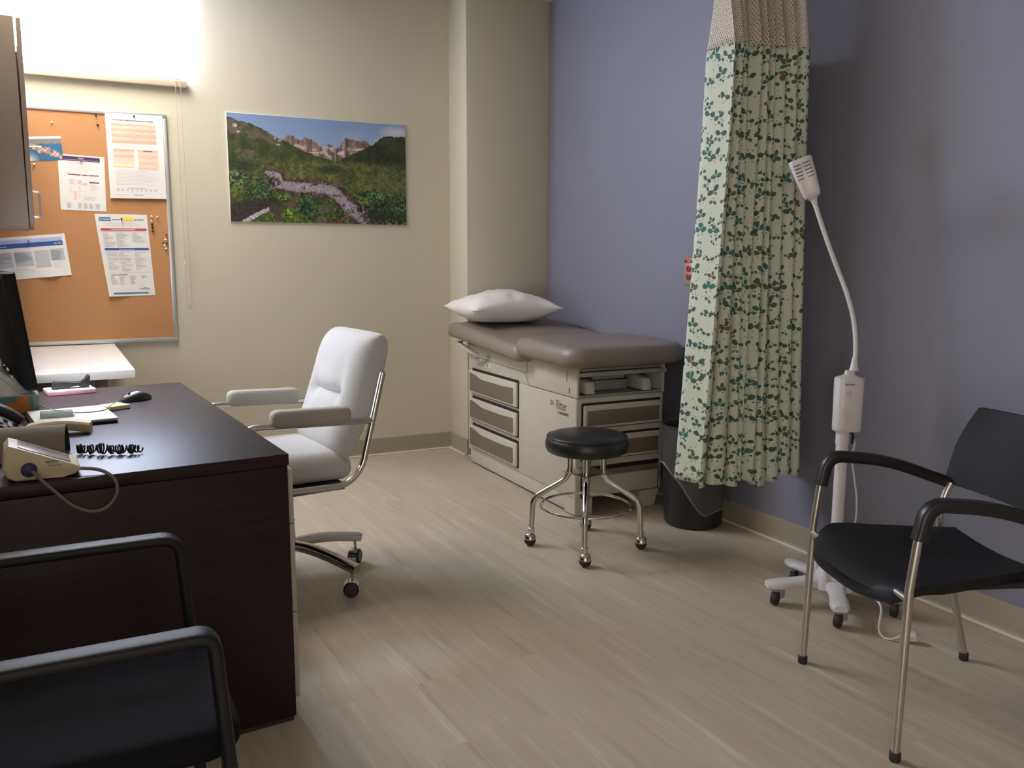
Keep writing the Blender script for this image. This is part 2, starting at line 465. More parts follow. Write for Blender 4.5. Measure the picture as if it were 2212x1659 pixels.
def baseboard(name, p0, p1, nrm):
    p0, p1, nrm = Vector(p0), Vector(p1), Vector(nrm); b = MB()
    prof = [(0, .105), (.004, .105), (.006, .1), (.006, .02), (.010, .008), (.016, .001), (0, .001)]
    b.loft([[p+nrm*a+Vector((0, 0, h)) for a, h in prof] for p in (p0, p1)], m_base)
    q = [(.0155, .001), (.026, .001), (.026, .004), (.019, .009), (.0145, .007)]
    b.loft([[p+nrm*a+Vector((0, 0, h)) for a, h in q] for p in (p0, p1)], m_caulk)
    struct(b, name)
baseboard('baseboard_back', (XL, YB, 0), (CX, YB, 0), (0, -1, 0))
baseboard('baseboard_column', (CX, YB, 0), (CX, CY, 0), (-1, 0, 0))
baseboard('baseboard_column_front', (CX, CY, 0), (XR, CY, 0), (0, -1, 0))
baseboard('baseboard_right', (XR, CY, 0), (XR, YF, 0), (-1, 0, 0))
baseboard('baseboard_left', (XL, YF, 0), (XL, YB, 0), (1, 0, 0))
# window
win = bpy.data.objects.new('window_1', None); C.objects.link(win); win['kind'] = 'structure'; win.location = (0, YB, WZ0)
b = MB()
for a, c in (((WX0, 0, 0), (WX1, .06, .03)), ((WX0, 0, WZ1-WZ0-.03), (WX1, .06, WZ1-WZ0)), ((WX0, 0, .03), (WX0+.03, .06, WZ1-WZ0-.03)), ((WX1-.03, 0, .03), (WX1, .06, WZ1-WZ0-.03))):
    b.box(Vector(a)+Vector((0, .05, 0)), Vector(c)+Vector((0, .05, 0)), m_white, .003)
b.build('window_frame', win)
b = MB(); b.box((WX0+.03, .075, .03), (WX1-.03, .081, WZ1-WZ0-.03), m_clear); b.build('pane', win)
b = MB(); b.box((WX0-.03, -.045, -.034), (WX1+.030, -.0005, 0), m_sill, .004); b.build('window_sill', win)

# roller shade with its bead chain
sh = thing('roller_shade', 'glowing white roller shade pulled down over the high window, bead chain at its right', 'roller shade', (0, YB-.035, WZ0+.003))
b = MB(); b.box((WX0+.01, -.001, .012), (WX1-.002, .001, .60), m_shade); b.build('shade_fabric', sh)
b = MB(); b.box((WX0+.01, -.006, .001), (WX1-.002, .006, .012), m_white, .002); b.build('hem_bar', sh)
b = MB(); b.lathe([(.02, WX0), (.02, WX1)], (0, 0, .60), m_white, 16, 'x'); b.build('roller_tube', sh)
b = MB()
zt_, zb_ = .60, .985-(WZ0+.003); xa, xb = .532, .558
pth = [(xa, -.018, zt_)]+[(xa+(.001*math.sin(t*9)), -.018, zt_+(zb_+.013-zt_)*t) for t in (.2, .4, .6, .8, 1)]
pth += [((xa+xb)/2, -.018, zb_), (xb, -.018, zb_+.013)]+[(xb, -.018, zb_+(zt_-zb_)*t) for t in (.2, .5, .8, 1)]
cp = spl(pth, 6); b.tube(cp, .0007, m_alu, 5)
d = 0; last = cp[0]
for i in range(1, len(cp)):
    seg_ = (cp[i]-cp[i-1]).length; n_ = max(1, int(seg_/.009))
    for j in range(n_):
        p = cp[i-1].lerp(cp[i], j/n_); b.lathe([(.0005, -.0022), (.0020, -.001), (.0020, .001), (.0005, .0022)], p, m_bead, 6)
b.build('bead_chain', sh)
b = MB(); b.box((xa-.004, -.024, 1.21-(WZ0)), (xa+.004, -.012, 1.235-(WZ0)), m_white, .002); b.build('chain_connector', sh)

# ceiling panel light; the dimmer panel and glowing doorway are unseen, added for fill
def troffer(x, y, label, m):
    t = thing('ceiling_light', label, 'ceiling light', (x, y, ZC))
    b = MB()
    for a, c in (((-.31, -.61, -.03), (.31, -.58, -.0005)), ((-.31, .58, -.03), (.31, .61, -.0005)), ((-.31, -.58, -.03), (-.28, .58, -.0005)), ((.28, -.58, -.03), (.31, .58, -.0005))): b.box(a, c, m_white, .002)
    b.build('frame', t)
    b = MB(); b.box((-.279, -.579, -.022), (.279, .579, -.012), m); b.build('diffuser', t)
troffer(TRX, TRY, 'lit ceiling panel light above the side counter near the window', m_lampglow)
troffer(TRX2, TRY2, 'unseen dim ceiling panel added as fill light', m_ceilfill)
def doorway(name, y0, y1, m, trim):
    b = MB()
    for a, c in (((XL, y0-.06, 0), (XL+.03, y0, 2.12)), ((XL, y1, 0), (XL+.03, y1+.06, 2.12)), ((XL, y0-.06, 2.06), (XL+.03, y1+.06, 2.12))): b.box(a, c, m_cab, .002)
    struct(b, trim, 'casing added around the glowing fill panel')
    b = MB(); b.box((XL+.0005, y0, .0), (XL+.004, y1, 2.06), m); struct(b, name, 'glowing doorway panel added as unseen fill light')
doorway('door_fill_1', DY, DY+.92, m_doorfill, 'trim_1')

# ---------------------------------------------------------------- mountain picture
def vnoise(H, W, fy, fx, rs):
    g = rs.rand(int(fy)+2, int(fx)+2); y = np.linspace(0, fy, H)[:, None]; x = np.linspace(0, fx, W)[None, :]
    yi, xi = y.astype(int), x.astype(int); fy_, fx_ = y-yi, x-xi; fy_ = fy_*fy_*(3-2*fy_); fx_ = fx_*fx_*(3-2*fx_)
    return (g[yi, xi]*(1-fy_)*(1-fx_)+g[yi+1, xi]*fy_*(1-fx_)+g[yi, xi+1]*(1-fy_)*fx_+g[yi+1, xi+1]*fy_*fx_)
def fbm(H, W, f, rs, o=4, ar=1.75):
    s = 0; a = 1; t = 0
    for i in range(o): s = s+a*vnoise(H, W, f*2**i, f*ar*2**i, rs); t += a; a *= .6
    return s/t
def over(img, m, col):
    col = np.asarray(col); img[:] = img*(1-m[..., None])+col*m[..., None]
def paint_mountain(H=250, W=436):
    rs = np.random.RandomState(4); v, u = np.meshgrid(np.linspace(0, 1, H), np.linspace(0, 1, W), indexing='ij')
    n1, n2, n3, n4 = fbm(H, W, 6, rs), fbm(H, W, 22, rs), fbm(H, W, 60, rs, 2), fbm(H, W, 12, rs)
    img = np.zeros((H, W, 3))
    sky = np.array([112, 138, 178])*(1-v[..., None]*.9)+np.array([178, 186, 205])*v[..., None]*.9+12
    img[:] = sky
    cl = np.clip((n1-.42)*5, 0, 1)*np.clip((u-.45)*2.2, 0, 1)*np.clip(v*4-.25, 0, 1)
    cl = np.maximum(cl, np.clip(1-np.hypot((u-.95)/.12, (v-.08)/.07), 0, 1)**.6)
    over(img, np.clip(cl, 0, .9), [200, 196, 205])
    def ridge(pts, rough=.012, sharp=26): 
        xs, ys = zip(*pts); r = np.interp(u[0], xs, ys)+(vnoise(1, W, 1, sharp*3, rs)[0]-.5)*rough*2+(vnoise(1, W, 1, sharp*8, rs)[0]-.5)*rough
        return v > r[None, :]
    S = lambda m: m.astype(float)
    peaks = ridge([(0, .6), (.27, .30), (.295, .25), (.30, .19), (.32, .165), (.35, .17), (.365, .205), (.385, .215), (.41, .185), (.45, .19), (.47, .215), (.50, .25), (.52, .255), (.545, .23), (.57, .25), (.59, .27), (.61, .25), (.635, .175), (.65, .155), (.67, .17), (.69, .165), (.70, .19), (.73, .185), (.75, .17), (.77, .19), (.79, .215), (.82, .22), (1, .5)], .009)
    pk = np.stack([108+60*n2, 90+48*n2, 86+40*n2], -1)*(.60+.6*vnoise(H, W, 3, 110, rs))[..., None]
    img[peaks] = pk[peaks]
    over(img, S(peaks)*np.clip((n2-.54)*12, 0, 1)*S(v > .25)*S(v < .42)*S(u > .35)*.9, [190, 180, 184])
    right = ridge([(0, 2), (.56, .42), (.63, .36), (.70, .30), (.77, .24), (.80, .215), (.85, .145), (.89, .115), (.94, .12), (1, .11)], .006)
    dk = np.stack([34+46*n2, 46+46*n2, 30+20*n2], -1)*(.6+.7*n1[..., None]); img[right] = dk[right]
    left = ridge([(0, .035), (.06, .065), (.12, .085), (.17, .115), (.21, .15), (.24, .18), (.28, .21), (.33, .25), (.39, .30), (.44, .33), (.50, .36), (.57, .385), (.7, .40), (1, .42)], .005)
    lk = np.stack([44+54*n2, 58+52*n2, 28+24*n2], -1); img[left] = lk[left]
    band = np.clip((n4-.40)*6, 0, 1)*S(left)*np.clip((.17+.52*u+(n1-.5)*.12-v)*30, 0, 1)*np.clip((.31-u+(n2-.5)*.05)*25, 0, 1)
    over(img, band*.85, [122, 102, 92])
    over(img, S(left)*S(v < .04+.50*u)*S(u < .25)*np.clip((n1-.4)*3, 0, .7), [60, 48, 46])
    for (a, c, rx, ry) in ((.04, .11, .012, .018), (.055, .165, .01, .008), (.25, .205, .005, .009), (.275, .225, .01, .006), (.265, .265, .012, .006), (.62, .31, .015, .009), (.53, .335, .007, .009), (.70, .27, .03, .005), (.46, .32, .03, .005)):
        over(img, S(np.hypot((u-a)/rx, (v-c)/ry) < 1), [205, 198, 205])
    rockp = np.clip(1-np.hypot((u-.09)/.07, (v-.36)/.05), 0, 1)+np.clip(1-np.hypot((u-.24)/.05, (v-.42)/.03), 0, 1)+np.clip(1-np.hypot((u-.34)/.07, (v-.47)/.025), 0, 1)
    over(img, np.clip(rockp*3, 0, 1)*np.clip(n2*2-.4, 0, 1), [128, 112, 92])
    # valley floor
    g = np.stack([74+66*n2, 84+60*n2, 40+24*n2], -1)*(.55+.85*n1[..., None]); a = np.clip((v-.37)/.08, 0, 1)*np.clip(1.3-np.abs(u-.58)*1.6, 0, 1)
    img[:] = img*(1-a[..., None])+g*a[..., None]
    low = np.clip((v-.62)/.1, 0, 1); g2 = np.stack([60+66*n2, 76+74*n3, 38+18*n2], -1)*(.5+.8*n4[..., None])
    img[:] = img*(1-low[..., None])+g2*low[..., None]
    over(img, np.clip(1-np.hypot((u-.555)/.085, (v-.475)/.05), 0, 1)**.4*.8, [34, 44, 34])
    over(img, np.clip(1-np.hypot((u-.07)/.09, (v-.48)/.07), 0, 1)**.4*.7, [38, 50, 38])
    over(img, np.clip(1-np.hypot((u-.385)/.04, (v-.52)/.05), 0, 1)**.4*.6*np.clip(n2+.2, 0, 1), [128, 148, 112])
    # stream
    def stream(pts, wd):
        d_ = np.full((H, W), 9.)
        for (x0, y0, w0), (x1, y1, w1) in zip(pts[:-1], pts[1:]):
            t = np.clip(((u-x0)*(x1-x0)+(v-y0)*(y1-y0))/((x1-x0)**2+(y1-y0)**2), 0, 1)
            d_ = np.minimum(d_, np.hypot((u-x0-t*(x1-x0))*1.3, v-y0-t*(y1-y0))/((w0+(w1-w0)*t)*wd))
        return d_+(n2-.5)*.9
    d1 = stream([(.20, .53, .02), (.25, .56, .045), (.27, .64, .05), (.36, .66, .06), (.47, .66, .06), (.56, .68, .06), (.62, .78, .055), (.68, .87, .07), (.75, .94, .085), (.84, 1.03, .1)], 1)
    over(img, np.clip((1.7-d1)*2, 0, 1), [72, 58, 54]); over(img, np.clip((1.75-d1)*2, 0, 1)*np.clip((n3-.5)*5, 0, 1)*.8, [126, 106, 98])
    wt = np.clip((.95-d1)*3, 0, 1)*np.clip((n2-.30)*6, 0, 1)
    over(img, wt, [188, 178, 192]); over(img, wt*np.clip((n3-.5)*5, 0, 1)*.8, [120, 106, 118])
    d2 = stream([(.0, .93, .05), (.1, .88, .05), (.20, .82, .04)], 1.2)
    over(img, np.clip((1.7-d2)*2, 0, 1)*.9, [58, 48, 50])
    d3 = stream([(.07, 1.0, .018), (.14, .93, .018), (.22, .86, .018)], 1.2)
    over(img, np.clip((1-d3)*3, 0, 1), [196, 190, 204])
    # rocks and bushes of the foreground
    for (a, c, rx, ry, col) in ((.49, .97, .035, .04, (134, 116, 84)), (.58, .965, .035, .045, (142, 70, 48)), (.51, .86, .035, .04, (104, 104, 100)), (.46, .60, .02, .04, (128, 90, 74)), (.80, .99, .05, .03, (110, 86, 76)), (.55, .90, .02, .05, (96, 80, 72)), (.25, .87, .05, .05, (84, 66, 60)), (.27, .95, .05, .05, (92, 74, 66)), (.33, .82, .05, .04, (100, 84, 72))):
        e = np.hypot((u-a)/rx, (v-c)/ry)+(n3-.5)*.5; over(img, np.clip((1.05-e)*5, 0, 1), np.array(col)*.92)
    for (a, c, rx, ry, col) in ((.31, .93, .055, .10, (104, 136, 40)), (.42, .83, .060, .14, (48, 84, 46)), (.545, .79, .03, .04, (116, 142, 36)), (.57, .92, .05, .05, (66, 96, 30)), (.16, .70, .09, .12, (62, 96, 52)), (.04, .60, .09, .12, (86, 112, 62)), (.88, .88, .16, .15, (46, 72, 42)), (.80, .72, .12, .07, (78, 112, 50)), (.96, .82, .08, .10, (66, 96, 52)), (.29, .76, .05, .05, (86, 118, 42))):
        e = np.hypot((u-a)/rx, (v-c)/ry)+(n3-.5)*1.1+(n2-.5)*.5; mk = np.clip((.95-e)*4, 0, 1)
        over(img, mk*.9, np.array(col)*.85); over(img, mk*np.clip((n3-.52)*8, 0, 1)*.7, np.array(col)*1.5); over(img, mk*np.clip((.42-n3)*8, 0, 1)*.6, np.array(col)*.35)
    over(img, np.clip(1-np.hypot((u-.82)/.13, (v-.92)/.06), 0, 1)*.8, [34, 34, 34])
    n6 = rs.rand(H, W); n6 = (n6+np.roll(n6, 1, 0)+np.roll(n6, 1, 1))/3
    img *= (1+(n3[..., None]-.5)*.6*(v[..., None] > .36)+(n6[..., None]-.5)*.55*(peaks | left | right)[..., None])
    lum = img.mean(-1, keepdims=True); gnd = (left | right)[..., None]; img = np.where(gnd, lum+(img-lum)*.82, img)*np.where(gnd, .86, .97)
    return np.clip(img, 0, 255)
def picture_mesh(name, P00, P10, P01, P11, img, m, parent, off=.0):
    H, W = img.shape[:2]; P = [np.array(p, float) for p in (P00, P10, P01, P11)]   # TL TR BL BR
    v, u = np.meshgrid(np.linspace(0, 1, H+1), np.linspace(0, 1, W+1), indexing='ij'); u = u[..., None]; v = v[..., None]
    co_ = (P[0]*(1-u)*(1-v)+P[1]*u*(1-v)+P[2]*(1-u)*v+P[3]*u*v).reshape(-1, 3)
    me = bpy.data.meshes.new(name); nv = co_.shape[0]; nf = H*W
    i = np.arange(H)[:, None]*(W+1)+np.arange(W)[None, :]; i = i.reshape(-1)
    q = np.stack([i, i+W+1, i+W+2, i+1], -1).reshape(-1)
    me.vertices.add(nv); me.vertices.foreach_set('co', co_.reshape(-1)); me.loops.add(nf*4); me.loops.foreach_set('vertex_index', q)
    me.polygons.add(nf); me.polygons.foreach_set('loop_start', np.arange(nf)*4); me.polygons.foreach_set('loop_total', np.full(nf, 4))
    me.update(); me.validate()
    ca = me.color_attributes.new('Col', 'FLOAT_COLOR', 'CORNER'); c = img.reshape(-1, 3)/255.
    c = np.where(c <= .04045, c/12.92, ((c+.055)/1.055)**2.4); c = np.concatenate([c, np.ones((nf, 1))], 1)
    ca.data.foreach_set('color', np.repeat(c, 4, 0).reshape(-1)); me.materials.append(m)
    o = bpy.data.objects.new(name, me); C.objects.link(o); o.parent = parent; return o
pc = thing('mountain_picture', 'wide unframed photo print of a mountain valley with a rocky stream', 'picture', (.794, YB, 1.457))
b = MB(); b.box((0, -.010, 0), (1.067, -.0006, .609), m_paper, .001); b.build('backing_board', pc)
m_pic = vcol_mat('mountain_print', .42)
picture_mesh('print', (.003, -.0106, .606), (1.066, -.0106, .608), (.003, -.0106, .001), (1.066, -.0106, .001), np.minimum(255, paint_mountain()*1.04), m_pic, pc)

# ---------------------------------------------------------------- cork board and everything pinned on it
CBX0, CBX1, CBZ0, CBZ1 = XL+.01, .478, .784, 2.026
cb = thing('cork_board', 'large cork notice board with aluminium frame on the cream wall', 'notice board', (CBX0, YB, CBZ0))
W_, H_ = CBX1-CBX0, CBZ1-CBZ0
b = MB(); b.box((.01, -.012, .01), (W_-.01, -.0005, H_-.01), m_cork); b.build('cork_panel', cb)
b = MB()
for a, c in (((0, -.02, 0), (W_, -.0005, .022)), ((0, -.02, H_-.022), (W_, -.0005, H_)), ((0, -.02, .022), (.022, -.0005, H_-.022)), ((W_-.022, -.02, .022), (W_, -.0005, H_-.022))): b.box(a, c, m_alu, .004)
b.build('frame', cb)
CORKY = YB-.012
_F, _R, _U = F, Rt2, Up2
def wallpt(px, py, Y=None):                # where a feature stands on the board / a wall parallel to it
    Y = CORKY if Y is None else Y
    d_ = _F+_R*((px-1106)/1830)-_U*((py-829.5)/1830); t = Y/d_.y
    return (d_.x*t, CAM_H+d_.z*t)
BOARD = {   # sheet corners on the board (x, z): TL, TR, BL, BR
 'chart': [wallpt(*p) for p in ((226, 244), (350, 252), (238.5, 428), (359.5, 430.5))],
 'purple': [wallpt(*p) for p in ((124, 332), (225, 340), (131.5, 453), (230, 457))],
 'vaccine': [wallpt(*p) for p in ((203.5, 462), (317, 464), (236, 640.5), (335.5, 637.5))],
 'wide': [wallpt(*p) for p in ((-95, 521), (139, 504), (-75, 613), (155, 594))],
 'coast': [wallpt(*p) for p in ((20, 296), (131, 294), (26, 349), (137, 346))]}
def sheet(name, label, cat, key, y, th=.0012, curl=None, base=m_paper, extra=None):
    TL, TR, BL, BR = [Vector((p[0], 0, p[1])) for p in BOARD[key]]
    t = tag(bpy.data.objects.new(name, None), label, cat); C.objects.link(t)
    c0 = (TL+TR+BL+BR)/4; t.location = (c0.x, y, c0.z)
    def at(u, v, lift=0):
        p = TL*(1-u)*(1-v)+TR*u*(1-v)+BL*(1-u)*v+BR*u*v - c0
        dy = -(curl(u, v) if curl else 0)
        return Vector((p.x, dy-lift, p.z))
    b = MB(); n = 12
    A = [[b.bm.verts.new(at(i/n, j/n, th)) for i in range(n+1)] for j in range(n+1)]
    B = [[b.bm.verts.new(at(i/n, j/n, 0)) for i in range(n+1)] for j in range(n+1)]
    k = b.mi(base)
    for j in range(n):
        for i in range(n):
            b.bm.faces.new((A[j][i], A[j+1][i], A[j+1][i+1], A[j][i+1])); b.bm.faces.new((B[j][i], B[j][i+1], B[j+1][i+1], B[j+1][i]))
    for i in range(n):
        b.bm.faces.new((A[0][i], A[0][i+1], B[0][i+1], B[0][i])); b.bm.faces.new((A[n][i+1], A[n][i], B[n][i], B[n][i+1]))
        b.bm.faces.new((A[i+1][0], A[i][0], B[i][0], B[i+1][0])); b.bm.faces.new((A[i][n], A[i+1][n], B[i+1][n], B[i][n]))
    pr_ = b; lift = th+.0005
    wd = (TR-TL).length; ht = (BL-TL).length
    def rect(u0, v0, u1, v1, m, l=0):
        N_ = max(1, int(abs(u1-u0)*8)); Mv = max(1, int(abs(v1-v0)*8))
        for j in range(Mv):
            for i in range(N_):
                a0, a1 = u0+(u1-u0)*i/N_, u0+(u1-u0)*(i+1)/N_; c0_, c1_ = v0+(v1-v0)*j/Mv, v0+(v1-v0)*(j+1)/Mv
                pr_.quad([at(a0, c0_, lift+l), at(a0, c1_, lift+l), at(a1, c1_, lift+l), at(a1, c0_, lift+l)], m)
    def txt(body, u, v, h, m, align='LEFT', l=.0002, wmax=None, bold=0):
        sx = 1
        if wmax: sx = min(1.3, wmax*wd/(len(body)*h*ht*.60))
        pr_.text(body, h*ht*1.3, m, lambda x, y: at(u+x/wd, v-y/ht, lift+l), sx, align, bold=bold)
    def strokes(u0, u1, v0, v1, m, words=(3, 5, 2, 4), l=.0003):   # print too small to read: word-like marks
        tot = sum(words)+len(words)-1.; x = u0
        for wd_ in words:
            e = x+(u1-u0)*wd_/tot; k_ = 0
            while x < e-1e-6:
                q_ = min(e, x+(u1-u0)/tot*.8); up_ = (v1-v0)*(.25 if k_ % 3 else 0); rect(x, v0+up_, q_, v1, m, l); x += (u1-u0)/tot; k_ += 1
            x = e+(u1-u0)/tot
    def lines(u0, u1, v0, v1, n_, m, ragged=.35, th_=.28):
        for i in range(n_):
            vv = v0+(v1-v0)*i/n_; e = u0+(u1-u0)*(1-random.random()*ragged)
            rect(u0, vv, e, vv+(v1-v0)/n_*th_, m)
    extra(rect, txt, lines, at, strokes)
    C.objects.unlink(t); loc_ = t.location.copy(); bpy.data.objects.remove(t)
    o = pr_.build(name, loc=loc_); tag(o, label, cat)
    return o, at, lift

def chart(rect, txt, lines, at, strokes):
    txt('Nova Scotia Childhood Immunization Schedule', .47, .082, .017, m_ink, 'CENTER', wmax=.74, bold=.0003)
    rect(.10, .094, .86, .099, m_grey)
    rows = [(.115, .14, m_peach), (.143, .172, m_peach2), (.175, .205, m_peach), (.208, .235, m_peach2), (.238, .278, m_peach), (.282, .305, m_peach2), (.308, .345, m_peach)]
    for a, c, m_ in rows: rect(.09, a, .87, c, m_)
    rect(.70, .117, .87, .138, m_rose, .0001)
    for i, (a, c, m_) in enumerate(rows):
        for q, uu in enumerate((.12, .22, .43, .60, .75)): rect(uu, a+.008, uu+.05+.02*((i*3+q) % 3), a+.014, m_grey if i % 2 else m_rose, .0002)
    lines(.12, .82, .352, .40, 4, m_grey, .5, .12)
    for i, m_ in enumerate((m_peach, m_peach2, m_peach, m_peach2, m_peach2, m_yellow)): rect(.10, .415+.035*i, .46, .445+.035*i, m_)
    for i, m_ in enumerate((m_rose, m_peach2, m_rose, m_peach2, m_rose, m_peach2)): rect(.53, .415+.036*i, .88, .447+.036*i, m_)
    rect(.10, .622, .44, .632, m_rose); rect(.53, .632, .88, .652, m_rose)
    rect(.19, .422, .36, .432, m_grey, .0001); rect(.62, .424, .79, .436, m_maroon, .0001)
    lines(.12, .86, .67, .85, 11, m_grey, .4, .14)
    rect(.32, .872, .64, .878, m_grey)
    for i in range(9):
        for j in range(3): rect(.12+.083*i, .886+.011*j, .12+.083*i+.045, .891+.011*j, m_grey)
    strokes(.42, .58, .956, .963, m_ink, (4, 5)); rect(.12, .955, .32, .959, m_grey)
sheet('immunization_chart', 'tall white immunization schedule with peach tables at top right of the cork board', 'poster', 'chart', YB-.0205, .006, None, m_paper, chart)
def purple(rect, txt, lines, at, strokes):
    rect(.10, .025, .90, .105, m_purple); strokes(.44, .56, .042, .066, m_grey, (6,)); rect(.14, .082, .86, .090, m_grey, .0002)
    lines(.14, .7, .12, .17, 2, m_grey, .2, .15); lines(.22, .8, .19, .30, 4, m_peach2, .3, .1); rect(.14, .325, .38, .332, m_grey)
    rect(.20, .345, .47, .362, m_maroon); rect(.50, .345, .62, .362, m_maroon); rect(.64, .345, .86, .362, m_maroon)
    rect(.39, .45, .48, .525, m_rose); rect(.65, .47, .87, .492, m_maroon); rect(.30, .65, .37, .80, m_rose)
    lines(.22, .36, .44, .54, 6, m_grey, .4, .3); lines(.50, .62, .49, .55, 4, m_grey, .3, .3); lines(.66, .86, .52, .64, 6, m_grey, .6, .2)
    lines(.40, .47, .56, .76, 8, m_grey, .6, .2); lines(.52, .86, .75, .82, 3, m_grey, .4, .2); lines(.22, .29, .58, .7, 4, m_grey, .6, .2)
    for uu in (.14, .38, .50, .62, .76): lines(uu, uu+.1, .87, .97, 7, m_grey, .3, .4)
sheet('purple_header_notice', 'small white notice with a dark purple heading bar left of the immunization schedule', 'notice', 'purple', CORKY-.0005, .0012, None, m_paper, purple)
def vac(rect, txt, lines, at, strokes):
    q = [at(.06, .03, .0018), at(.08, .08, .0018), at(.13, .08, .0018), at(.145, .105, .0018), at(.17, .08, .0018), at(.31, .085, .0018), at(.29, .04, .0018)]
    strokes(.09, .27, .048, .070, m_sky, (3, 7), .0008)
    rect(.07, .035, .29, .08, m_blueink, .0003)
    strokes(.32, .52, .058, .070, m_ink, (9, 2)); strokes(.75, .93, .058, .070, m_ink, (3, 9))
    rect(.52, .028, .74, .075, m_yell2, .0010)
    lines(.18, .86, .105, .15, 4, m_grey, .1, .12)
    rect(.07, .17, .965, .198, m_redink); rect(.27, .180, .74, .188, m_rose, .0002)
    rect(.07, .207, .94, .212, m_grey)
    for u0, n_ in ((.09, 13), (.34, 13), (.66, 9)): lines(u0, u0+.26, .225, .225+.0135*n_, n_, m_grey, .7, .38)
    rect(.08, .41, .965, .437, m_navyink); strokes(.37, .68, .418, .430, m_sky, (5, 3, 6, 2), .0005)
    for u0, n_ in ((.10, 15), (.35, 16), (.66, 15)): lines(u0, u0+.26, .455, .455+.0155*n_, n_, m_grey, .7, .34)
    rect(.06, .712, .97, .714, m_grey); rect(.12, .735, .46, .741, m_ink)
    for u0 in (.10, .28, .50, .74): lines(u0, u0+.14, .752, .86 if u0 < .6 else .79, 9 if u0 < .6 else 4, m_grey, .5, .45)
    strokes(.76, .84, .900, .908, m_purple, (4,)); strokes(.69, .91, .912, .922, m_purple, (5, 5)); rect(.10, .955, .86, .975, m_tealink)
sheet('vaccine_notice', 'white notice with red and blue bars, yellow note, at lower right of cork board', 'notice', 'vaccine', CORKY-.0005, .0012,
      lambda u, v: .035*max(0, v-.55)*max(0, .5-u)*2, m_paper, vac)
def wide(rect, txt, lines, at, strokes):
    rect(.02, .07, .965, .16, m_sky); rect(.02, .16, .968, .265, m_navyink)
    strokes(.885, .955, .195, .235, m_sky, (3, 4), .0005); strokes(.38, .44, .205, .24, m_sky, (5,), .0005)
    for u0, u1, v1 in ((.05, .24, .7), (.27, .47, .72), (.49, .66, .70)): rect(u0, .36, u1, v1, m_greyblue)
    rect(.68, .36, .82, .76, m_greyblue, .0001); rect(.83, .34, .965, .62, m_greyblue)
    for u0, u1 in ((.05, .24), (.27, .47), (.49, .66), (.69, .81), (.84, .95)): lines(u0, u1, .38, .62, 9, m_grey, .5, .3)
    lines(.84, .96, .68, .80, 3, m_grey, .4, .15); lines(.30, .66, .76, .84, 3, m_grey, .3, .15)
sheet('wide_blue_chart', 'wide laminated chart with a dark blue heading band behind the monitor', 'poster', 'wide', CORKY-.0005, .0015,
      lambda u, v: .03*max(0, v-.7)*math.exp(-((u-.80)/.06)**2)*2+.03*max(0, v-.8)*max(0, u-.93)*8, mat('laminated_paper', (.78, .77, .76), .22, var=.01), wide)
rs = np.random.RandomState(2); H0, W0 = 70, 120; vv, uu = np.meshgrid(np.linspace(0, 1, H0), np.linspace(0, 1, W0), indexing='ij')
im = np.zeros((H0, W0, 3)); im[:] = (55, 100, 135); nn = fbm(H0, W0, 8, rs); n5 = fbm(H0, W0, 20, rs)
over(im, np.clip((uu-.6)*1.5, 0, .6), [40, 110, 160]); over(im, ((vv < .30+.06*(nn-.5)*3)).astype(float), [128, 122, 118]); over(im, (vv < .09).astype(float), [235, 228, 215])
lnd = (np.abs(vv-(.30+.9*(uu-.35))) < .13+.16*(nn-.5)*2).astype(float)*(vv > .28); over(im, lnd, [150, 118, 98]); over(im, lnd*np.clip((n5-.5)*8, 0, 1), [215, 190, 165])
over(im, (np.abs(vv-(.36+.9*(uu-.55)**2+.2*(uu-.3))) < .03).astype(float)*(uu < .6), [225, 215, 200]); over(im, np.clip(1-np.hypot((uu-.35)/.2, (vv-1)/.4), 0, 1), [235, 225, 205])
pcn = tag(bpy.data.objects.new('coast_photo', None), 'small aerial photo of blue water and a rocky coast, half hidden by the cabinet', 'photo'); C.objects.link(pcn)
q = [Vector((p[0], 0, p[1])) for p in BOARD['coast']]; c0 = (q[0]+q[1]+q[2]+q[3])/4; pcn.location = (c0.x, CORKY-.0005, c0.z)
b = MB(); b.prism([q[0]-c0, q[2]-c0, q[3]-c0, q[1]-c0], (0, -1, 0), .001, m_paper); b.build('card', pcn)
picture_mesh('print', *[(p.x-c0.x, -.0014, p.z-c0.z) for p in q], im, vcol_mat('coast_print', .4), pcn)

def pin(px, py, m, label, depth=.0, group=None, tilt=0):
    x, z = wallpt(px, py); b = MB()
    b.lathe([(.0008, 0), (.0008, .006), (.0045, .0062), (.0042, .008), (.0028, .0095), (.0028, .014), (.0048, .0155), (.005, .018), (.003, .0185)], (0, 0, 0), m, 12)
    o = b.build('push_pin'); o.location = (x, CORKY-depth+.003, z); o.rotation_euler = (R(90)+tilt, 0, tilt*.7)
    tag(o, label, 'push pin', group); return o
pin(112, 264, m_pin_w, 'white push pin alone in the upper left of the cork board')
pin(74, 355, m_pin_w, 'white push pin just below the coast photo')
pin(205, 247, m_pin_k, 'black push pin near the top frame, the upper of two', tilt=.5)
pin(209, 268, m_pin_k, 'black push pin left of the immunization schedule, the lower of two', tilt=.5)
pin(289, 252.5, m_pin_k, 'dark push pin holding the top of the immunization schedule', .0145)
pin(175, 346.5, m_pin_r, 'red push pin through the purple heading bar', .001)
pin(62, 521.5, m_pin_r, 'red push pin through the wide blue chart', .001)
pin(262, 473, m_pin_k, 'black push pin holding the yellow note on the vaccine notice', .001)
g1 = 'push pins in a column right of the vaccine notice'; g2 = 'push pins clustered at the right frame'
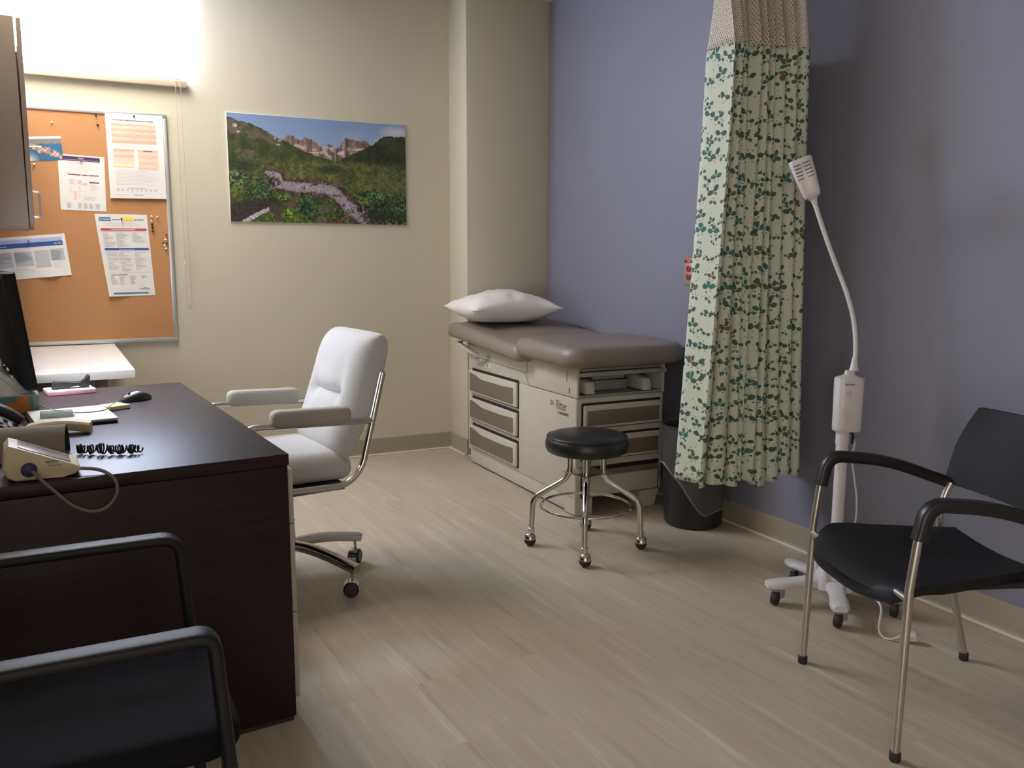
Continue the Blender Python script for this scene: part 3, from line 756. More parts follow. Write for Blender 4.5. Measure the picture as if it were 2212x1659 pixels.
for i, (x, y, m_, nm) in enumerate(((326, 466, m_pin_w, 'white push pin at the top of the column right of the vaccine notice'), (338, 467, m_pin_w, 'white push pin nearest the right frame beside the pin column'),
     (326.5, 476, m_pin_w, 'white push pin second down in the column beside the vaccine notice'), (327, 484, m_pin_k, 'black push pin just below the white ones in the column'),
     (328, 491, m_pin_k, 'black push pin in the middle of the column'), (328, 498, m_pin_k, 'black push pin at the foot of the column'))): pin(x, y, m_, nm, group=g1, tilt=.3)
for i, (x, y, m_, nm) in enumerate(((360, 508, m_pin_k, 'black push pin topmost of the cluster at the right frame'), (358, 519.5, m_pin_w, 'white push pin at the top of the cluster by the right frame'),
     (361, 526, m_pin_k, 'black push pin in the right of the cluster by the frame'), (353, 526, m_pin_k, 'black push pin in the left of the cluster by the frame'),
     (356, 532, m_pin_w, 'white push pin in the lower middle of the cluster by the frame'), (359, 538.5, m_pin_w, 'white push pin lowest of the cluster by the frame'))): pin(x, y, m_, nm, group=g2, tilt=-.3)

# ---------------------------------------------------------------- overhead cabinet
cab = thing('overhead_cabinet', 'taupe wall cabinet hanging over the side counter, door slightly ajar', 'cabinet', (XL, 3.915, 1.380), R(2.4))
cw = -.165-XL; ch = .79
b = MB(); b.box((.046, 0, 0), (cw, 1.0, ch), m_cab, .002); b.box((cw-.001, .003, .01), (cw+.0028, .99, .66), m_dark); b.build('body', cab)  # dark strip paints the shade in the door gap
dr = MB(); dr.box((cw+.003, -.002, .006), (cw+.020, .497, ch-.004), m_cab, .002, rot=Matrix.Rotation(R(.35), 3, 'Y'), piv=(cw+.003, 0, 0)); d1 = dr.build('door', cab)
dr = MB(); dr.box((cw+.003, .501, .006), (cw+.020, .998, ch-.004), m_cab, .002); dr.build('door', cab)
b = MB(); b.tube(fil([(cw+.018, .035, .030), (cw+.044, .035, .030), (cw+.044, .035, .130), (cw+.018, .035, .130)], .014), .0045, m_alu, 10); b.build('handle', d1)

# ---------------------------------------------------------------- side counter
ct = thing('side_counter', 'pale laminate counter running along the wall under the cork board', 'counter', (.187, 3.895, 0), R(1.7))
b = MB(); b.box((XL+.045-.187, 0, .745), (0, 1.235, .782), m_counter, .004); b.build('worktop', ct)
b = MB(); b.box((XL+.05-.187, .30, .002), (-.147, 1.22, .7445), m_cab, .003); b.build('pedestal', ct)
b = MB(); b.box((-.142, .33, .002), (-.092, .38, .7445), m_cab, .003); b.build('leg', ct)

# ================================================================ DESK (turned 4.5 degrees)
DA = R(4.5); DO = Vector((.459, 2.192, 0))
dk = thing('desk', 'dark espresso office desk with a glossy top and cream drawer fronts', 'desk', DO, DA)
b = MB(); b.box((-.80, 0, .714), (0, 1.50, .745), m_desk, .0025); b.build('desktop', dk)
b = MB(); b.box((-.798, .002, .012), (-.004, .022, .7125), m_desk, .0015); b.build('front_panel', dk)
b = MB(); b.box((-.798, 1.478, .012), (-.004, 1.498, .7125), m_desk, .0015); b.build('end_panel', dk)
b = MB(); b.box((-.78, .024, .03), (-.762, 1.476, .7125), m_desk, .001); b.build('back_panel', dk)
b = MB(); b.box((-.55, .024, .012), (-.012, .45, .7125), m_desk, .001); b.build('pedestal', dk)
b = MB(); b.box((-.797, .003, .001), (-.01, .021, .0118), m_rubber); b.build('glide_strip', dk)
for z0, z1 in ((.055, .30), (.303, .548), (.551, .698)):
    b = MB(); b.box((-.011, .020, z0), (.014, .45, z1), m_drawer, .0015); o = b.build('drawer', dk)
    b = MB(); b.tube(fil([(.0135, .19, z1-.06), (.036, .19, z1-.06), (.036, .29, z1-.06), (.0135, .29, z1-.06)], .008), .004, m_alu, 8); b.build('handle', o)
Z0 = .7455                                 # desktop surface

# ---- monitor
mo = thing('computer_monitor', 'black flat monitor seen edge-on at the left of the desk, screen lit', 'monitor', (-.222, 3.40, Z0), R(8.5))
# local: screen faces +X, width along Y, near edge at -Y
tl = Matrix.Rotation(R(-6), 3, 'Y'); pv = (0, 0, .24)
b = MB(); b.box((-.014, -.25, .075), (.0215, .25, .455), m_blackm, .006, rot=tl, piv=pv)
for a, c in (((.020, -.25, .075), (.025, .25, .088)), ((.020, -.25, .442), (.025, .25, .455)), ((.020, -.25, .088), (.025, -.237, .442)), ((.020, .237, .088), (.025, .25, .442))): b.box(a, c, m_blackm, .0008, rot=tl, piv=pv)
b.build('bezel', mo)
b = MB(); b.box((.0217, -.236, .089), (.0225, .236, .441), m_monglow, rot=tl, piv=pv); b.build('screen', mo)
b = MB(); Tm = lambda p: tl @ (Vector(p)-Vector(pv))+Vector(pv)
b.loft([[Tm(p) for p in r] for r in ([(-.012, -.235, .10), (-.012, .235, .10), (-.012, .235, .44), (-.012, -.235, .44)], [(-.034, -.20, .13), (-.034, .20, .13), (-.034, .20, .425), (-.034, -.20, .425)], [(-.052, -.12, .18), (-.052, .12, .18), (-.052, .12, .36), (-.052, -.12, .36)])], m_blackm)
for i in range(12): b.box((-.040, -.18, .37+.004*i), (-.0385, .18, .372+.004*i), m_greypl, rot=tl, piv=pv)
b.build('rear_housing', mo)
b = MB(); b.box((-.085, -.03, .004), (-.05, .03, .30), m_black, .008); b.box((-.085, -.03, .24), (-.04, .03, .29), m_black, .006)
b.build('neck', mo)
b = MB(); b.pad(-.16, .06, -.12, .12, .0005, .012, .05, .008, m_black); b.build('foot', mo)
b = MB(); pth = spl([(-.05, -.06, .16), (-.075, -.10, .10), (-.09, -.16, .075), (-.10, -.20, .045), (-.115, -.225, .07)], 8); b.tube(pth, .0035, m_black, 8)
b.tube([pth[13], pth[20]], .011, m_black, 12); b.build('cable', mo)

# ---- desk clutter ----
def P3(x, y, z=0): return Vector((x, y, z))
# mouse
ms = thing('computer_mouse', 'black and silver corded mouse on the far part of the desk', 'mouse', (.150, 3.27, Z0), R(205))
rg = []
for i in range(9):
    t = i/8; x = -.055+.11*t; wv = .031*math.sin(PI*min(1, max(.06, t*.92+.06)))**.45*(1-.12*math.sin(PI*t)); hh = .034*math.sin(PI*(.10+.84*t))**.7*(1-.25*t)
    rg.append([(x, wv*math.cos(a), .0015+hh*max(0, math.sin(a))**.75) for a in [PI*j/14 for j in range(15)]]+[(x, -wv*.9, .0008), (x, wv*.9, .0008)])
b = MB(); b.loft(rg, m_black); b.build('shell', ms)
b = MB(); rg2 = [[(p[0], p[1]*.55, p[2]+.0012) for p in r[3:12]] for r in rg[3:8]]; b.loft(rg2, mat('silver_plastic', (.25, .28, .33), .25, .4), caps=False, closed=False); b.build('button_cover', ms)
b = MB(); b.lathe([(.0055, -.0035), (.0055, .0035)], (.022, 0, .027), m_rubber, 14, 'y'); b.build('scroll_wheel', ms)
inv = Matrix.Rotation(-R(205), 3, 'Z')
def mloc(x, y, z): return inv @ (Vector((x, y, z))-Vector((.150, 3.27, Z0)))
cab_pts = [mloc(.104, 3.235, Z0+.010), mloc(.09, 3.17, Z0+.0175), mloc(.065, 3.09, Z0+.0165), mloc(.045, 3.01, Z0+.016), mloc(0, 2.985, Z0+.0165), mloc(-.06, 3.0, Z0+.018), mloc(-.10, 3.07, Z0+.018), mloc(-.14, 3.15, Z0+.02), mloc(-.20, 3.17, Z0+.03), mloc(-.26, 3.2, Z0+.01)]
b = MB(); b.tube(spl(cab_pts, 8), .0016, m_greypl, 7); b.build('cord', ms)
# sticky note block
b = MB(); b.box((-.036, -.036, 0), (.036, .036, .013), m_yellow, .0015); o = b.build('sticky_note_block', loc=(.078, 3.125, Z0+.0003)); o.rotation_euler = (0, 0, R(28))
tag(o, 'small cream yellow block of sticky notes beside the mouse', 'sticky notes')
# notebook
nb = thing('notebook', 'white paper pad on a dark cover lying mid desk', 'notepad', (-.048, 2.975, Z0), R(8))
b = MB(); b.box((-.120, -.140, .0003), (.108, .135, .008), m_black, .002); b.build('cover', nb)
b = MB(); b.box((-.112, -.137, .0082), (.111, .138, .0145), m_paper, .001); b.build('pages', nb)
cl = thing('clear_plastic_tray', 'small clear plastic holder resting on the white pad', 'plastic holder', (-.085, 2.95, Z0+.0148), R(2))
b = MB()
for a, c in (((-.05, -.018, 0), (.04, -.016, .016)), ((-.05, .014, 0), (.04, .016, .018)), ((-.05, -.018, 0), (-.048, .016, .017)), ((-.05, -.018, 0), (.045, .016, .0015))): b.box(a, c, m_clear)
b.build('shell', cl)
# cream handset
hs = thing('telephone_handset', 'cream plastic telephone handset lying in front of the white pad', 'telephone handset', (-.056, 2.735, Z0), R(-8))
rg = []
for i in range(13):
    t = i/12; x = -.105+.165*t; hh = .030+.010*math.sin(PI*t); zb = .0008+.012*math.sin(PI*t)*(t > .3)
    rg.append([(x, -.022, zb), (x, -.026, zb+.006), (x, -.026, hh-.006), (x, -.020, hh), (x, .020, hh), (x, .026, hh-.006), (x, .026, zb+.006), (x, .022, zb)])
b = MB(); b.loft(rg, m_creampl); b.build('body', hs)
# black desk phone
ph = thing('desk_phone', 'black desk telephone with a raised slanting back at the left of the desk', 'telephone', (-.255, 2.72, Z0), R(5))
b = MB(); b.prism([(-.10, -.085, .001), (.095, -.085, .001), (.098, -.085, .012), (.03, -.085, .055), (-.06, -.085, .095), (-.10, -.085, .098)], (0, 1, 0), .17, m_black, .004); b.build('base', ph)
b = MB(); n_ = Vector((.42, 0, .90)).normalized()
for i in range(4):
    for j in range(3):
        p = Vector((.055-.022*i, -.05+.028*j, .0415+.0145*i)); b.box(p-Vector((.007, .009, .002)), p+Vector((.007, .009, .004)), m_greypl, .002, rot=Matrix.Rotation(R(32), 3, 'Y'))
b.build('keypad', ph)
b = MB(); b.tube(spl([(-.085, .055, .115), (-.05, .055, .120), (.0, .055, .095), (.05, .055, .068), (.085, .055, .038)], 6), 1, m_black, 12, flat=(.022, .014)); b.build('handset', ph)
# blood pressure cuff, rolled
cf = thing('blood_pressure_cuff', 'grey-brown rolled blood pressure cuff lying across the desk behind the blood pressure monitor', 'blood pressure cuff', (-.055, 2.425, Z0), R(-5))
def arch(x, ro, hh, n=20, dy=0): return [(x, dy+ro*math.cos(a), .001+hh*math.sin(a)) for a in [PI*j/n for j in range(n+1)]]
b = MB(); L_ = .30
outer0, outer1 = arch(0, .058, .080), arch(-L_, .058, .080); inner0, inner1 = arch(0, .052, .073), arch(-L_, .052, .073)
b.loft([outer0, outer1], m_cuff, caps=False, closed=False)
for i in range(20): b.quad([outer0[i], inner0[i], inner0[i+1], outer0[i+1]], m_cuffin); b.quad([outer1[i], inner1[i], inner1[i+1], outer1[i+1]], m_cuffin)
b.build('cover', cf)
b = MB(); b.loft([inner0, inner1], m_cuffin, caps=False, closed=False); b.quad([(0, -.058, .0008), (0, .058, .0008), (-L_, .058, .0008), (-L_, -.058, .0008)], m_cuff); b.build('lining', cf)
# coiled cord
b = MB(); hp = []
NT = 23
for i in range(NT*14):
    t = i/(NT*14-1); a = 2*PI*NT*t; r_ = .0108*(1+.35*math.exp(-((t-.40)/.05)**2)+.12*math.sin(31*t)+.08*math.sin(57*t)); 
    hp.append(Vector((.150*t+.0045*math.sin(40*t)+.003*math.sin(63*t)+.004*math.cos(a), -.068*t+r_*math.cos(a)*.9-.012*math.sin(3*t), .0145+.004*math.exp(-((t-.4)/.1)**2)+r_*math.sin(a)*.95)))
b.tube(hp, .0021, m_black, 6); o = b.build('coiled_cord', loc=(-.038, 2.425, Z0)); tag(o, 'black coiled phone cord lying on the desk beside the rolled cuff', 'cord')
# blood pressure monitor
bp = thing('blood_pressure_monitor', 'cream wedge-shaped blood pressure monitor with a navy plug at the near desk edge', 'blood pressure monitor', (-.094, 2.172, Z0), R(4))
b = MB(); b.prism([(-.062, 0, .0008), (.030, 0, .0008), (.056, 0, .004), (.070, 0, .014), (.066, 0, .023), (-.060, 0, .080), (-.072, 0, .085), (-.082, 0, .074), (-.088, 0, .035), (-.080, 0, .010)], (0, 1, 0), .115, m_creampl, .006, 3); b.build('case', bp)
b = MB(); sl = math.atan2(.092-.034, -.066-.072)
p0, p1 = Vector((.050, 0, .0290)), Vector((-.054, 0, .0775)); nrm = Vector((p0.z-p1.z, 0, p1.x-p0.x)); nrm = Vector((.423, 0, .906))
b.prism([p0+Vector((0, .014, 0)), p1+Vector((0, .014, 0)), p1+Vector((0, .101, 0)), p0+Vector((0, .101, 0))], nrm, .0022, m_screen, .0008); b.build('display', bp)
b = MB(); b.lathe([(.016, 0), (.0165, -.004), (.014, -.010), (.006, -.013)], (-.036, -.001, .027), m_navy, 20, 'y'); b.build('plug', bp)
b = MB(); b.box((-.002, -.0006, .038), (.024, .0004, .043), m_greenl); [b.box((.001+.0045*i, -.0010, .0398), (.0042+.0045*i, -.0005, .0412), m_greyblue) for i in range(5)]; [b.box((.002+.004*i, -.0007, .030+.001*(i % 2)), (.005+.004*i, .0002, .0312+.001*(i % 2)), m_brownink) for i in range(7)]; b.build('badge', bp)
b = MB()
hz = [(-.030, -.012, .025), (-.018, -.022, .010), (.010, -.030, -.022), (.045, -.034, -.060), (.085, -.036, -.080), (.118, -.036, -.072), (.138, -.034, -.045), (.138, -.026, -.015), (.120, -.014, .004), (.098, .0, .012), (.066, .012, .015)]
b.tube(spl(hz, 8), .0042, m_hose, 10); b.build('air_hose', bp)
# tissue box
tb = thing('tissue_box', 'patterned orange and green tissue box under the monitor, tissue pulled up', 'tissue box', (-.262, 3.185, Z0), R(4))
b = MB(); b.box((-.115, -.055, .0005), (.115, .055, .060), m_teal2, .002)
b.box((-.02, -.0558, .002), (.098, -.0549, .058), m_teal); b.box((.052, -.0562, .006), (.088, -.0556, .058), m_orange); b.box((.020, -.0562, .002), (.052, -.0556, .040), m_orange); b.box((-.112, -.053, .0602), (.112, .053, .0606), m_sky); b.build('box', tb)
b = MB(); rg = []
for i in range(6):
    t = i/5; rr = .062*(1-t)**.8+.012; rg.append([((rr*1.2)*math.cos(a)*(1+.18*math.sin(5*a+t))-.01, (rr*.45)*math.sin(a)*(1+.3*math.sin(4*a)), .0610+.075*t+.006*math.sin(3*a)*t) for a in [2*PI*j/28 for j in range(28)]])
b.loft(rg, m_paper); b.build('tissue', tb)
# pump bottle
pb = thing('pump_bottle', 'white pump bottle behind the tissue box at the left edge', 'bottle', (-.273, 3.595, Z0))
b = MB(); b.lathe([(.027, .001), (.029, .006), (.029, .075), (.024, .088), (.012, .094)], (0, 0, 0), m_white, 24); b.build('bottle', pb)
b = MB(); b.lathe([(.013, .0945), (.013, .110), (.005, .112), (.005, .140)], (0, 0, 0), m_white, 16); b.box((-.006, -.008, .14), (.03, .008, .150), m_white, .003); b.build('pump_head', pb)
# pink pad and dispenser
b = MB(); b.box((-.085, -.065, 0), (.075, .065, .012), m_pink, .001); b.box((-.085, -.065, .0122), (.075, .065, .0145), m_paper, .0005); o = b.build('pink_notepad', loc=(-.055, 3.585, Z0+.0003)); o.rotation_euler = (0, 0, R(10))
tag(o, 'pink-edged note pad lying at the far end of the desk', 'notepad')
td = thing('tape_dispenser', 'black desk tape dispenser with an upright fin on the pink pad', 'tape dispenser', (-.045, 3.59, Z0+.0152), R(6))
b = MB(); b.prism([(-.075, -.020, .001), (-.066, -.020, .030), (-.05, -.020, .027), (-.02, -.020, .024), (.0, -.020, .019), (.024, -.020, .018), (.04, -.020, .030), (.048, -.020, .046), (.056, -.020, .046), (.054, -.020, .020), (.050, -.020, .001), (.030, -.020, .001), (.012, -.020, .011), (-.02, -.020, .003)], (0, 1, 0), .04, m_black, .002); b.build('body', td)

# ================================================================ TASK CHAIR (faces the desk)
tc = thing('task_chair', 'light grey upholstered office armchair with chrome tube frame pulled up to the desk', 'office chair', (.66, 3.21, 0), R(187))
# local: +X = forward (towards desk), near side (camera) = +Y
XO = Vector((.66, 3.21, 0)); rinv = Matrix.Rotation(-R(187), 3, 'Z')
def tcl(x, y, z): return rinv @ (Vector((x, y, z))-XO)
for sgn in (1, -1):
    yy = .268*sgn-.045
    pts = [(-.306, yy, .826), (-.262, yy, .655), (-.215, yy, .47), (-.150, yy, .415), (.22, yy, .425), (.265, yy, .46), (.235, yy, .60), (.17, yy, .668), (.10, yy, .670), (-.268, yy, .652)]
    b = MB(); b.tube(fil(pts[:5]+[(.33, yy, .43), (.24, yy, .672)]+[(-.268, yy, .650)], [.05, .06, .09, .0, .11, .085]), .0125, m_chrome, 14)
    b.lathe([(.0125, 0), (.009, .006), (.0, .008)], (-.306, yy, .826), m_chrome, 12)
    b.build('side_frame', tc)
    b = MB(); A_ = Vector((.125, yy, .692)); B_ = Vector((-.170, yy, .682)); 
    b.tube([A_+(B_-A_)*t for t in (0, .02, .05, .10, .5, .9, .95, .98, 1)], [.5, .78, .93, 1, 1, 1, .93, .78, .5], m_armfab, 20, flat=(.029, .032)); b.build('arm_pad', tc)
# backrest: padded slab leaning backwards
b = MB(); n1, n2 = 26, 30; hw = .232; yc = -.045
def backpt(u, v, side):     # u across -1..1, v 0..1 bottom to top
    uu_ = math.copysign(abs(u)**1, u)
    zc = .500+.462*v; lean = -.175-.155*v-.02*math.sin(PI*v)
    edge = (1-abs(u)**5)**.5 if abs(u) < 1 else 0
    ve = (1-abs(2*v-1)**7)**.5 if 0 < v < 1 else 0
    t = .085*edge**.8*ve**.9
    bulge = 0
    if side > 0:
        seam = math.exp(-((v-.50)/.035)**2)*(abs(u) < .60); sm2 = (.028*math.exp(-((v-.50)/.04)**2)*(1/(1+math.exp((abs(u)-.58)*40))))
        pull = .014*math.exp(-((abs(u)-.50)/.16)**2)*math.exp(-((v-.50)/.24)**2)
        t -= sm2*edge*ve+pull*edge*ve; t += .016*edge*ve*math.sin(PI*v)
        return Vector((lean+t, yc+u*hw*(1-.05*abs(2*v-1)**4), zc+.008*edge))
    return Vector((lean-t*(.42+.50*max(0, v-.25)), yc+u*hw*(1-.05*abs(2*v-1)**4), zc))
rings = []
for i in range(n2+1):
    v = i/n2; v = .5-.5*math.cos(PI*v); ring = []
    for j in range(n1+1):
        u = -math.cos(PI*j/n1); ring.append(backpt(u, v, 1))
    for j in range(n1-1, 0, -1):
        u = -math.cos(PI*j/n1); ring.append(backpt(u, v, -1))
    rings.append(ring)
b.loft(rings, m_fab); o = b.build('backrest', tc, 60)
b = MB(); sp = [backpt(-.52+1.04*j/14, .505, 1)+Vector((.003, 0, .003)) for j in range(15)]; b.tube(sp, .0042, m_fab, 8); b.build('piping', o)
b = MB(); sp = [backpt(-1+2*j/24, .93-.86*0, 1) for j in range(25)]
b = MB(); b.pad(-.215, .26, yc-.235, yc+.235, .425, .535, .09, .055, m_fab, zf=lambda x, y: .018*math.cos(min(PI/2, abs((y-yc)/.235)*PI/2))+(-.02*(x < -.1)*(-x-.1)/.12), under=.8); b.build('seat', tc, 60)
b = MB(); b.box((-.15, yc-.26, .398), (.20, yc+.26, .424), m_black, .006); b.build('seat_pan', tc)
b = MB(); b.lathe([(.026, .12), (.026, .25), (.017, .252), (.017, .40)], (0, 0, 0), m_chrome, 20); b.build('gas_column', tc)
CHR = R(187)
for k_ in range(5):
    a = R(-54+72*k_)-CHR; d_ = Vector((math.cos(a), math.sin(a), 0))
    b = MB(); b.tube(spl([d_*.02+Vector((0, 0, .152)), d_*.10+Vector((0, 0, .150)), d_*.20+Vector((0, 0, .136)), d_*.325+Vector((0, 0, .106))], 6), 1, m_chrome, 20, flat=(.0205, .0185)); lg = b.build('leg', tc)
    b = MB(); cpt = d_*.305; sd = Vector((-d_.y, d_.x, 0)); ca = a+R(35)
    mt = Matrix.Rotation(ca, 3, 'Z')
    b.lathe([(.006, 0), (.006, .035)], cpt+Vector((0, 0, .062)), m_chrome, 10)
    wc = cpt+mt@Vector((-.006, 0, 0))+Vector((0, 0, .0305))
    for sg in (-1, 1): b.lathe([(.004, sg*.024), (.024, sg*.0235), (.0295, sg*.019), (.0300, sg*.009), (.0300, sg*.004)], wc, m_black, 24, 'y', mtx=mt)
    b.lathe([(.0312, -.0165), (.0312, .0165)], wc+Vector((0, 0, .0015)), m_chrome, 24, 'y', mtx=mt)
    b.build('caster', lg)

# ================================================================ EXAM TABLE
ex = thing('exam_table', 'taupe padded examination table on a beige cabinet base against the blue wall', 'exam table', (2.088, 3.42, 0))
# local: x 0..0.515 across, y 0 (foot, camera side) .. 1.28
BW, BL_ = .515, 1.29
b = MB(); b.box((0, .012, .085), (BW, BL_, .588), m_tabbody, .010, 3)
b.box((.006, .05, .012), (.05, BL_-.02, .10), m_tablite, .004); b.box((BW-.05, .05, .012), (BW-.006, BL_-.02, .10), m_tablite, .004)
b.prism([(.004, .02, .10), (.004, .02, .006), (.03, .012, .001), (.10, .012, .001), (.10, .012, .10)], (0, 1, 0), .10, m_tabbody, .003)
b.prism([(BW-.004, .02, .10), (BW-.03, .02, .02), (BW-.04, .012, .001), (BW-.13, .012, .001), (BW-.13, .012, .10)], (0, 1, 0), .10, m_tabbody, .003)
b.box((.05, .30, .003), (BW-.05, BL_-.05, .09), m_dark); b.build('base_cabinet', ex)
b = MB()  # upper shell: side walls, rear, open front
b.prism([(0, .008, .5885), (0, .008, .735), (0, BL_-.01, .735), (0, BL_-.01, .5885)], (1, 0, 0), .014, m_tabbody, .003)
b.prism([(BW-.014, .008, .5885), (BW-.014, .008, .735), (BW-.014, BL_-.01, .735), (BW-.014, BL_-.01, .5885)], (1, 0, 0), .014, m_tabbody, .003)
b.box((.015, .16, .589), (BW-.015, BL_-.02, .735), m_dark); b.box((.015, .012, .589), (BW-.015, .16, .600), m_greypl)
b.build('upper_shell', ex)
b = MB(); b.box((.004, -.004, .692), (BW+.004, .03, .712), m_rail, .003); b.box((.015, .02, .715), (BW-.02, .06, .728), m_greypl, .002); b.build('slide_rail', ex)
b = MB(); b.box((.09, .11, .60), (.36, .158, .652), m_greypl, .008); b.box((.14, .10, .657), (.34, .158, .69), m_greypl, .008); b.build('pull_out_panel', ex)
for x0 in (.045, .375):
    b = MB(); b.prism([(x0, -.002+.035, .607), (x0, -.002, .607), (x0, -.002, .640), (x0, .012, .662), (x0, .06, .676), (x0, .15, .676), (x0, .15, .607)], (1, 0, 0), .05, m_tablite, .005); b.build('stirrup_end', ex)
# seams
b = MB()
def seam(p, q, w=.0016):
    p, q = Vector(p), Vector(q); b.tube([p, q], 1, m_brownink, 4, flat=(w, w))
sx = -.0004
for p, q in (((sx, 1.25, .672), (sx, .535, .650)), ((sx, .535, .650), (sx, .498, .588)), ((sx, .498, .588), (sx, .006, .588)), ((sx, .105, .72), (sx, .105, .655)), ((sx, .52, .74), (sx, .52, .65))): seam(p, q)
b.box((-.0008, .075, .603), (.0005, .083, .632), m_brownink); b.build('seam_lines', ex)
def side_drawer(zb, zt):
    y0, y1 = .615, 1.235
    b = MB(); b.box((-.0012, y0-.006, zb-.008), (.002, y1-.01, zt+.014), m_dark, .001)  # dark backing plate painted as the shadow gap round the drawer
    b.box((-.019, y0, zb), (-.0014, y1, zt), m_tablite, .007, 3); o = b.build('side_drawer', ex)
    poly = []; n_ = 16; ya, yb = y0+.032, y1-.012; za, zc = zb+.012, zt-.024
    for i in range(n_+1):
        t = i/n_; y = yb+(ya-yb)*t; sm = lambda q: (lambda w: w*w*(3-2*w))(min(1, max(0, q))); poly.append((-.0192, y, zc+.010-.024*sm((t-.03)/.30)+.007*sm((t-.72)/.28)))
    poly += [(-.0192, ya-.004, za+.012), (-.0192, ya+.008, za), (-.0192, yb-.008, za), (-.0192, yb, za+.01)]
    b = MB(); b.prism(poly, (-1, 0, 0), .0012, m_tabins); b.build('insert_panel', o)
for zb, zt in ((.450, .585), (.288, .418), (.118, .250)): side_drawer(zb, zt)
def front_drawer(zb, zt, ins=True):
    x0, x1 = .035, BW-.030
    b = MB(); b.box((x0-.007, .0095, zb-.006), (x1+.007, .0115, zt+.010), m_dark, .0008)  # dark plate behind the front gives its shadow gap by colour
    b.box((x0, -.008, zb), (x1, .0093, zt), m_tablite, .006, 3); o = b.build('front_drawer', ex)
    if ins:
        b = MB(); b.box((x0+.016, -.0092, zb+.012), (x1-.010, -.0081, zt-.026), m_tabins, .0005); b.build('insert_panel', o)
front_drawer(.440, .552); front_drawer(.282, .396)
b = MB(); b.box((.03, .0095, .090), (BW-.02, .0116, .245), m_dark); b.box((.036, -.006, .198), (BW-.03, .0093, .226), m_tabins, .004)
b.box((.036, .002, .095), (BW-.03, .0094, .196), m_tabbody, .003); b.build('step_drawer', ex)
# lettering on the side
b = MB(); fx = lambda y0, z0, sl=0: (lambda x, y: Vector((-.0006, y0-x, z0+y)))
b.text('204', .040, m_brownink, fx(.268, .520), .62); b.box((-.0008, .212, .505), (-.0002, .2135, .560), m_grey)
b.text('Ritter', .064, m_brownink, fx(.205, .512), .68, bold=.0006); b.text('by MIDMARK', .020, m_brownink, fx(.190, .488), .95, bold=.0006)
b.build('lettering', ex)
b = MB(); b.box((-.0006, .97, .626), (.0004, 1.035, .640), m_paper); b.box((-.001, 1.0, .629), (-.0005, 1.018, .637), m_ink); b.build('sticker', ex)
# top upholstery
b = MB(); b.box((.03, .03, .7355), (BW-.02, BL_-.02, .748), m_dark); b.build('top_frame', ex)
b = MB(); b.pad(-.085, .632, -.075, .530, .738, .838, .07, .045, m_taupe, zf=lambda x, y: .014*math.exp(-((y-.42)/.10)**2), crs=[.05, .05, .10, .13], under=.8); b.build('seat_cushion', ex, 60)
def headz(x, y): t = min(1, max(0, (y-.44)/.75)); return -.006*math.exp(-((y-.46)/.13)**2)+.056*t*t*(3-2*t)-.010*math.exp(-((y-1.46)/.08)**2)
b = MB(); b.pad(-.100, .632, .455, 1.450, .722, .812, .09, .045, m_taupe, zf=headz, crs=[.10, .10, .05, .05], under=.8); b.build('back_cushion', ex, 60)
b = MB(); b.tube(spl([(-.02, 1.36, .745), (-.045, 1.31, .738), (-.050, 1.24, .728), (-.03, 1.17, .700), (.005, 1.13, .680)], 6), 1, m_tabbody, 12, flat=(.018, .006)); b.build('head_bracket', ex)
b = MB(); b.tube(spl([(.005, .98, .692), (-.03, 1.02, .689), (-.045, 1.09, .682), (-.05, 1.16, .683)], 6), 1, m_greypl, 10, flat=(.012, .004)); b.build('lever', ex)

# pillow
pw = thing('pillow', 'plump white pillow lying on the head end of the exam table', 'pillow', (2.268, 4.605, .882), R(-1))
b = MB(); NN = 36; rg = []; hx, hy, hz_ = .292, .252, .084
rsn = np.random.RandomState(5); wr = vnoise(NN+1, NN+1, 9, 16, rsn); wr2 = vnoise(NN+1, NN+1, 5, 5, rsn)
top = []; bot = []
for j in range(NN+1):
    rt, rb = [], []
    for i in range(NN+1):
        u = -1+2*i/NN; v = -1+2*j/NN
        f_ = max(0, (1-u*u))**.58*max(0, (1-v*v))**.50
        px_ = hx*u*(1-.10*(1-v*v)*(abs(u) > 0)*abs(u)**3); py_ = hy*v*(1-.12*(1-u*u)*abs(v)**3)
        zt2 = .078+hz_*1.22*f_+(wr[j, i]-.5)*.010*min(1, 4*f_)+(wr2[j, i]-.5)*.012*min(1, 3*f_); zb2 = .078-min(.077, hz_*1.25*f_)+.0
        rt.append(b.bm.verts.new((px_, py_, zt2))); rb.append(rt[-1] if i in (0, NN) or j in (0, NN) else b.bm.verts.new((px_, py_, zb2)))
    top.append(rt); bot.append(rb)
b.mi(m_pillow)
for j in range(NN):
    for i in range(NN):
        b.bm.faces.new((top[j][i], top[j][i+1], top[j+1][i+1], top[j+1][i]))
        try: b.bm.faces.new((bot[j][i], bot[j+1][i], bot[j+1][i+1], bot[j][i+1]))
        except ValueError: pass
b.build('cover', pw, 70)

# ================================================================ STOOL
st = thing('rolling_stool', 'round black vinyl rolling stool with four chrome legs before the exam table', 'stool', (1.905, 3.04, 0), R(57))
b = MB(); b.lathe([(.002, .515), (.08, .5145), (.13, .512), (.158, .506), (.170, .497), (.176, .485), (.180, .470), (.179, .450), (.172, .436), (.160, .430), (.02, .430)], (0, 0, 0), m_vinyl, 48); s_ = b.build('seat', st, 60)
b = MB(); b.tube([(.172*math.cos(a), .172*math.sin(a), .4975) for a in [2*PI*j/48 for j in range(48)]], .0028, m_vinyl, 8, closed=True); b.build('piping', s_)
b = MB(); b.box((-.085, -.085, .418), (.085, .085, .4295), m_black, .003, rot=Matrix.Rotation(R(45), 3, 'Z')); b.box((-.075, -.075, .336), (.075, .075, .340), m_tube, .001, rot=Matrix.Rotation(R(45), 3, 'Z')); b.build('mounting_plates', st)
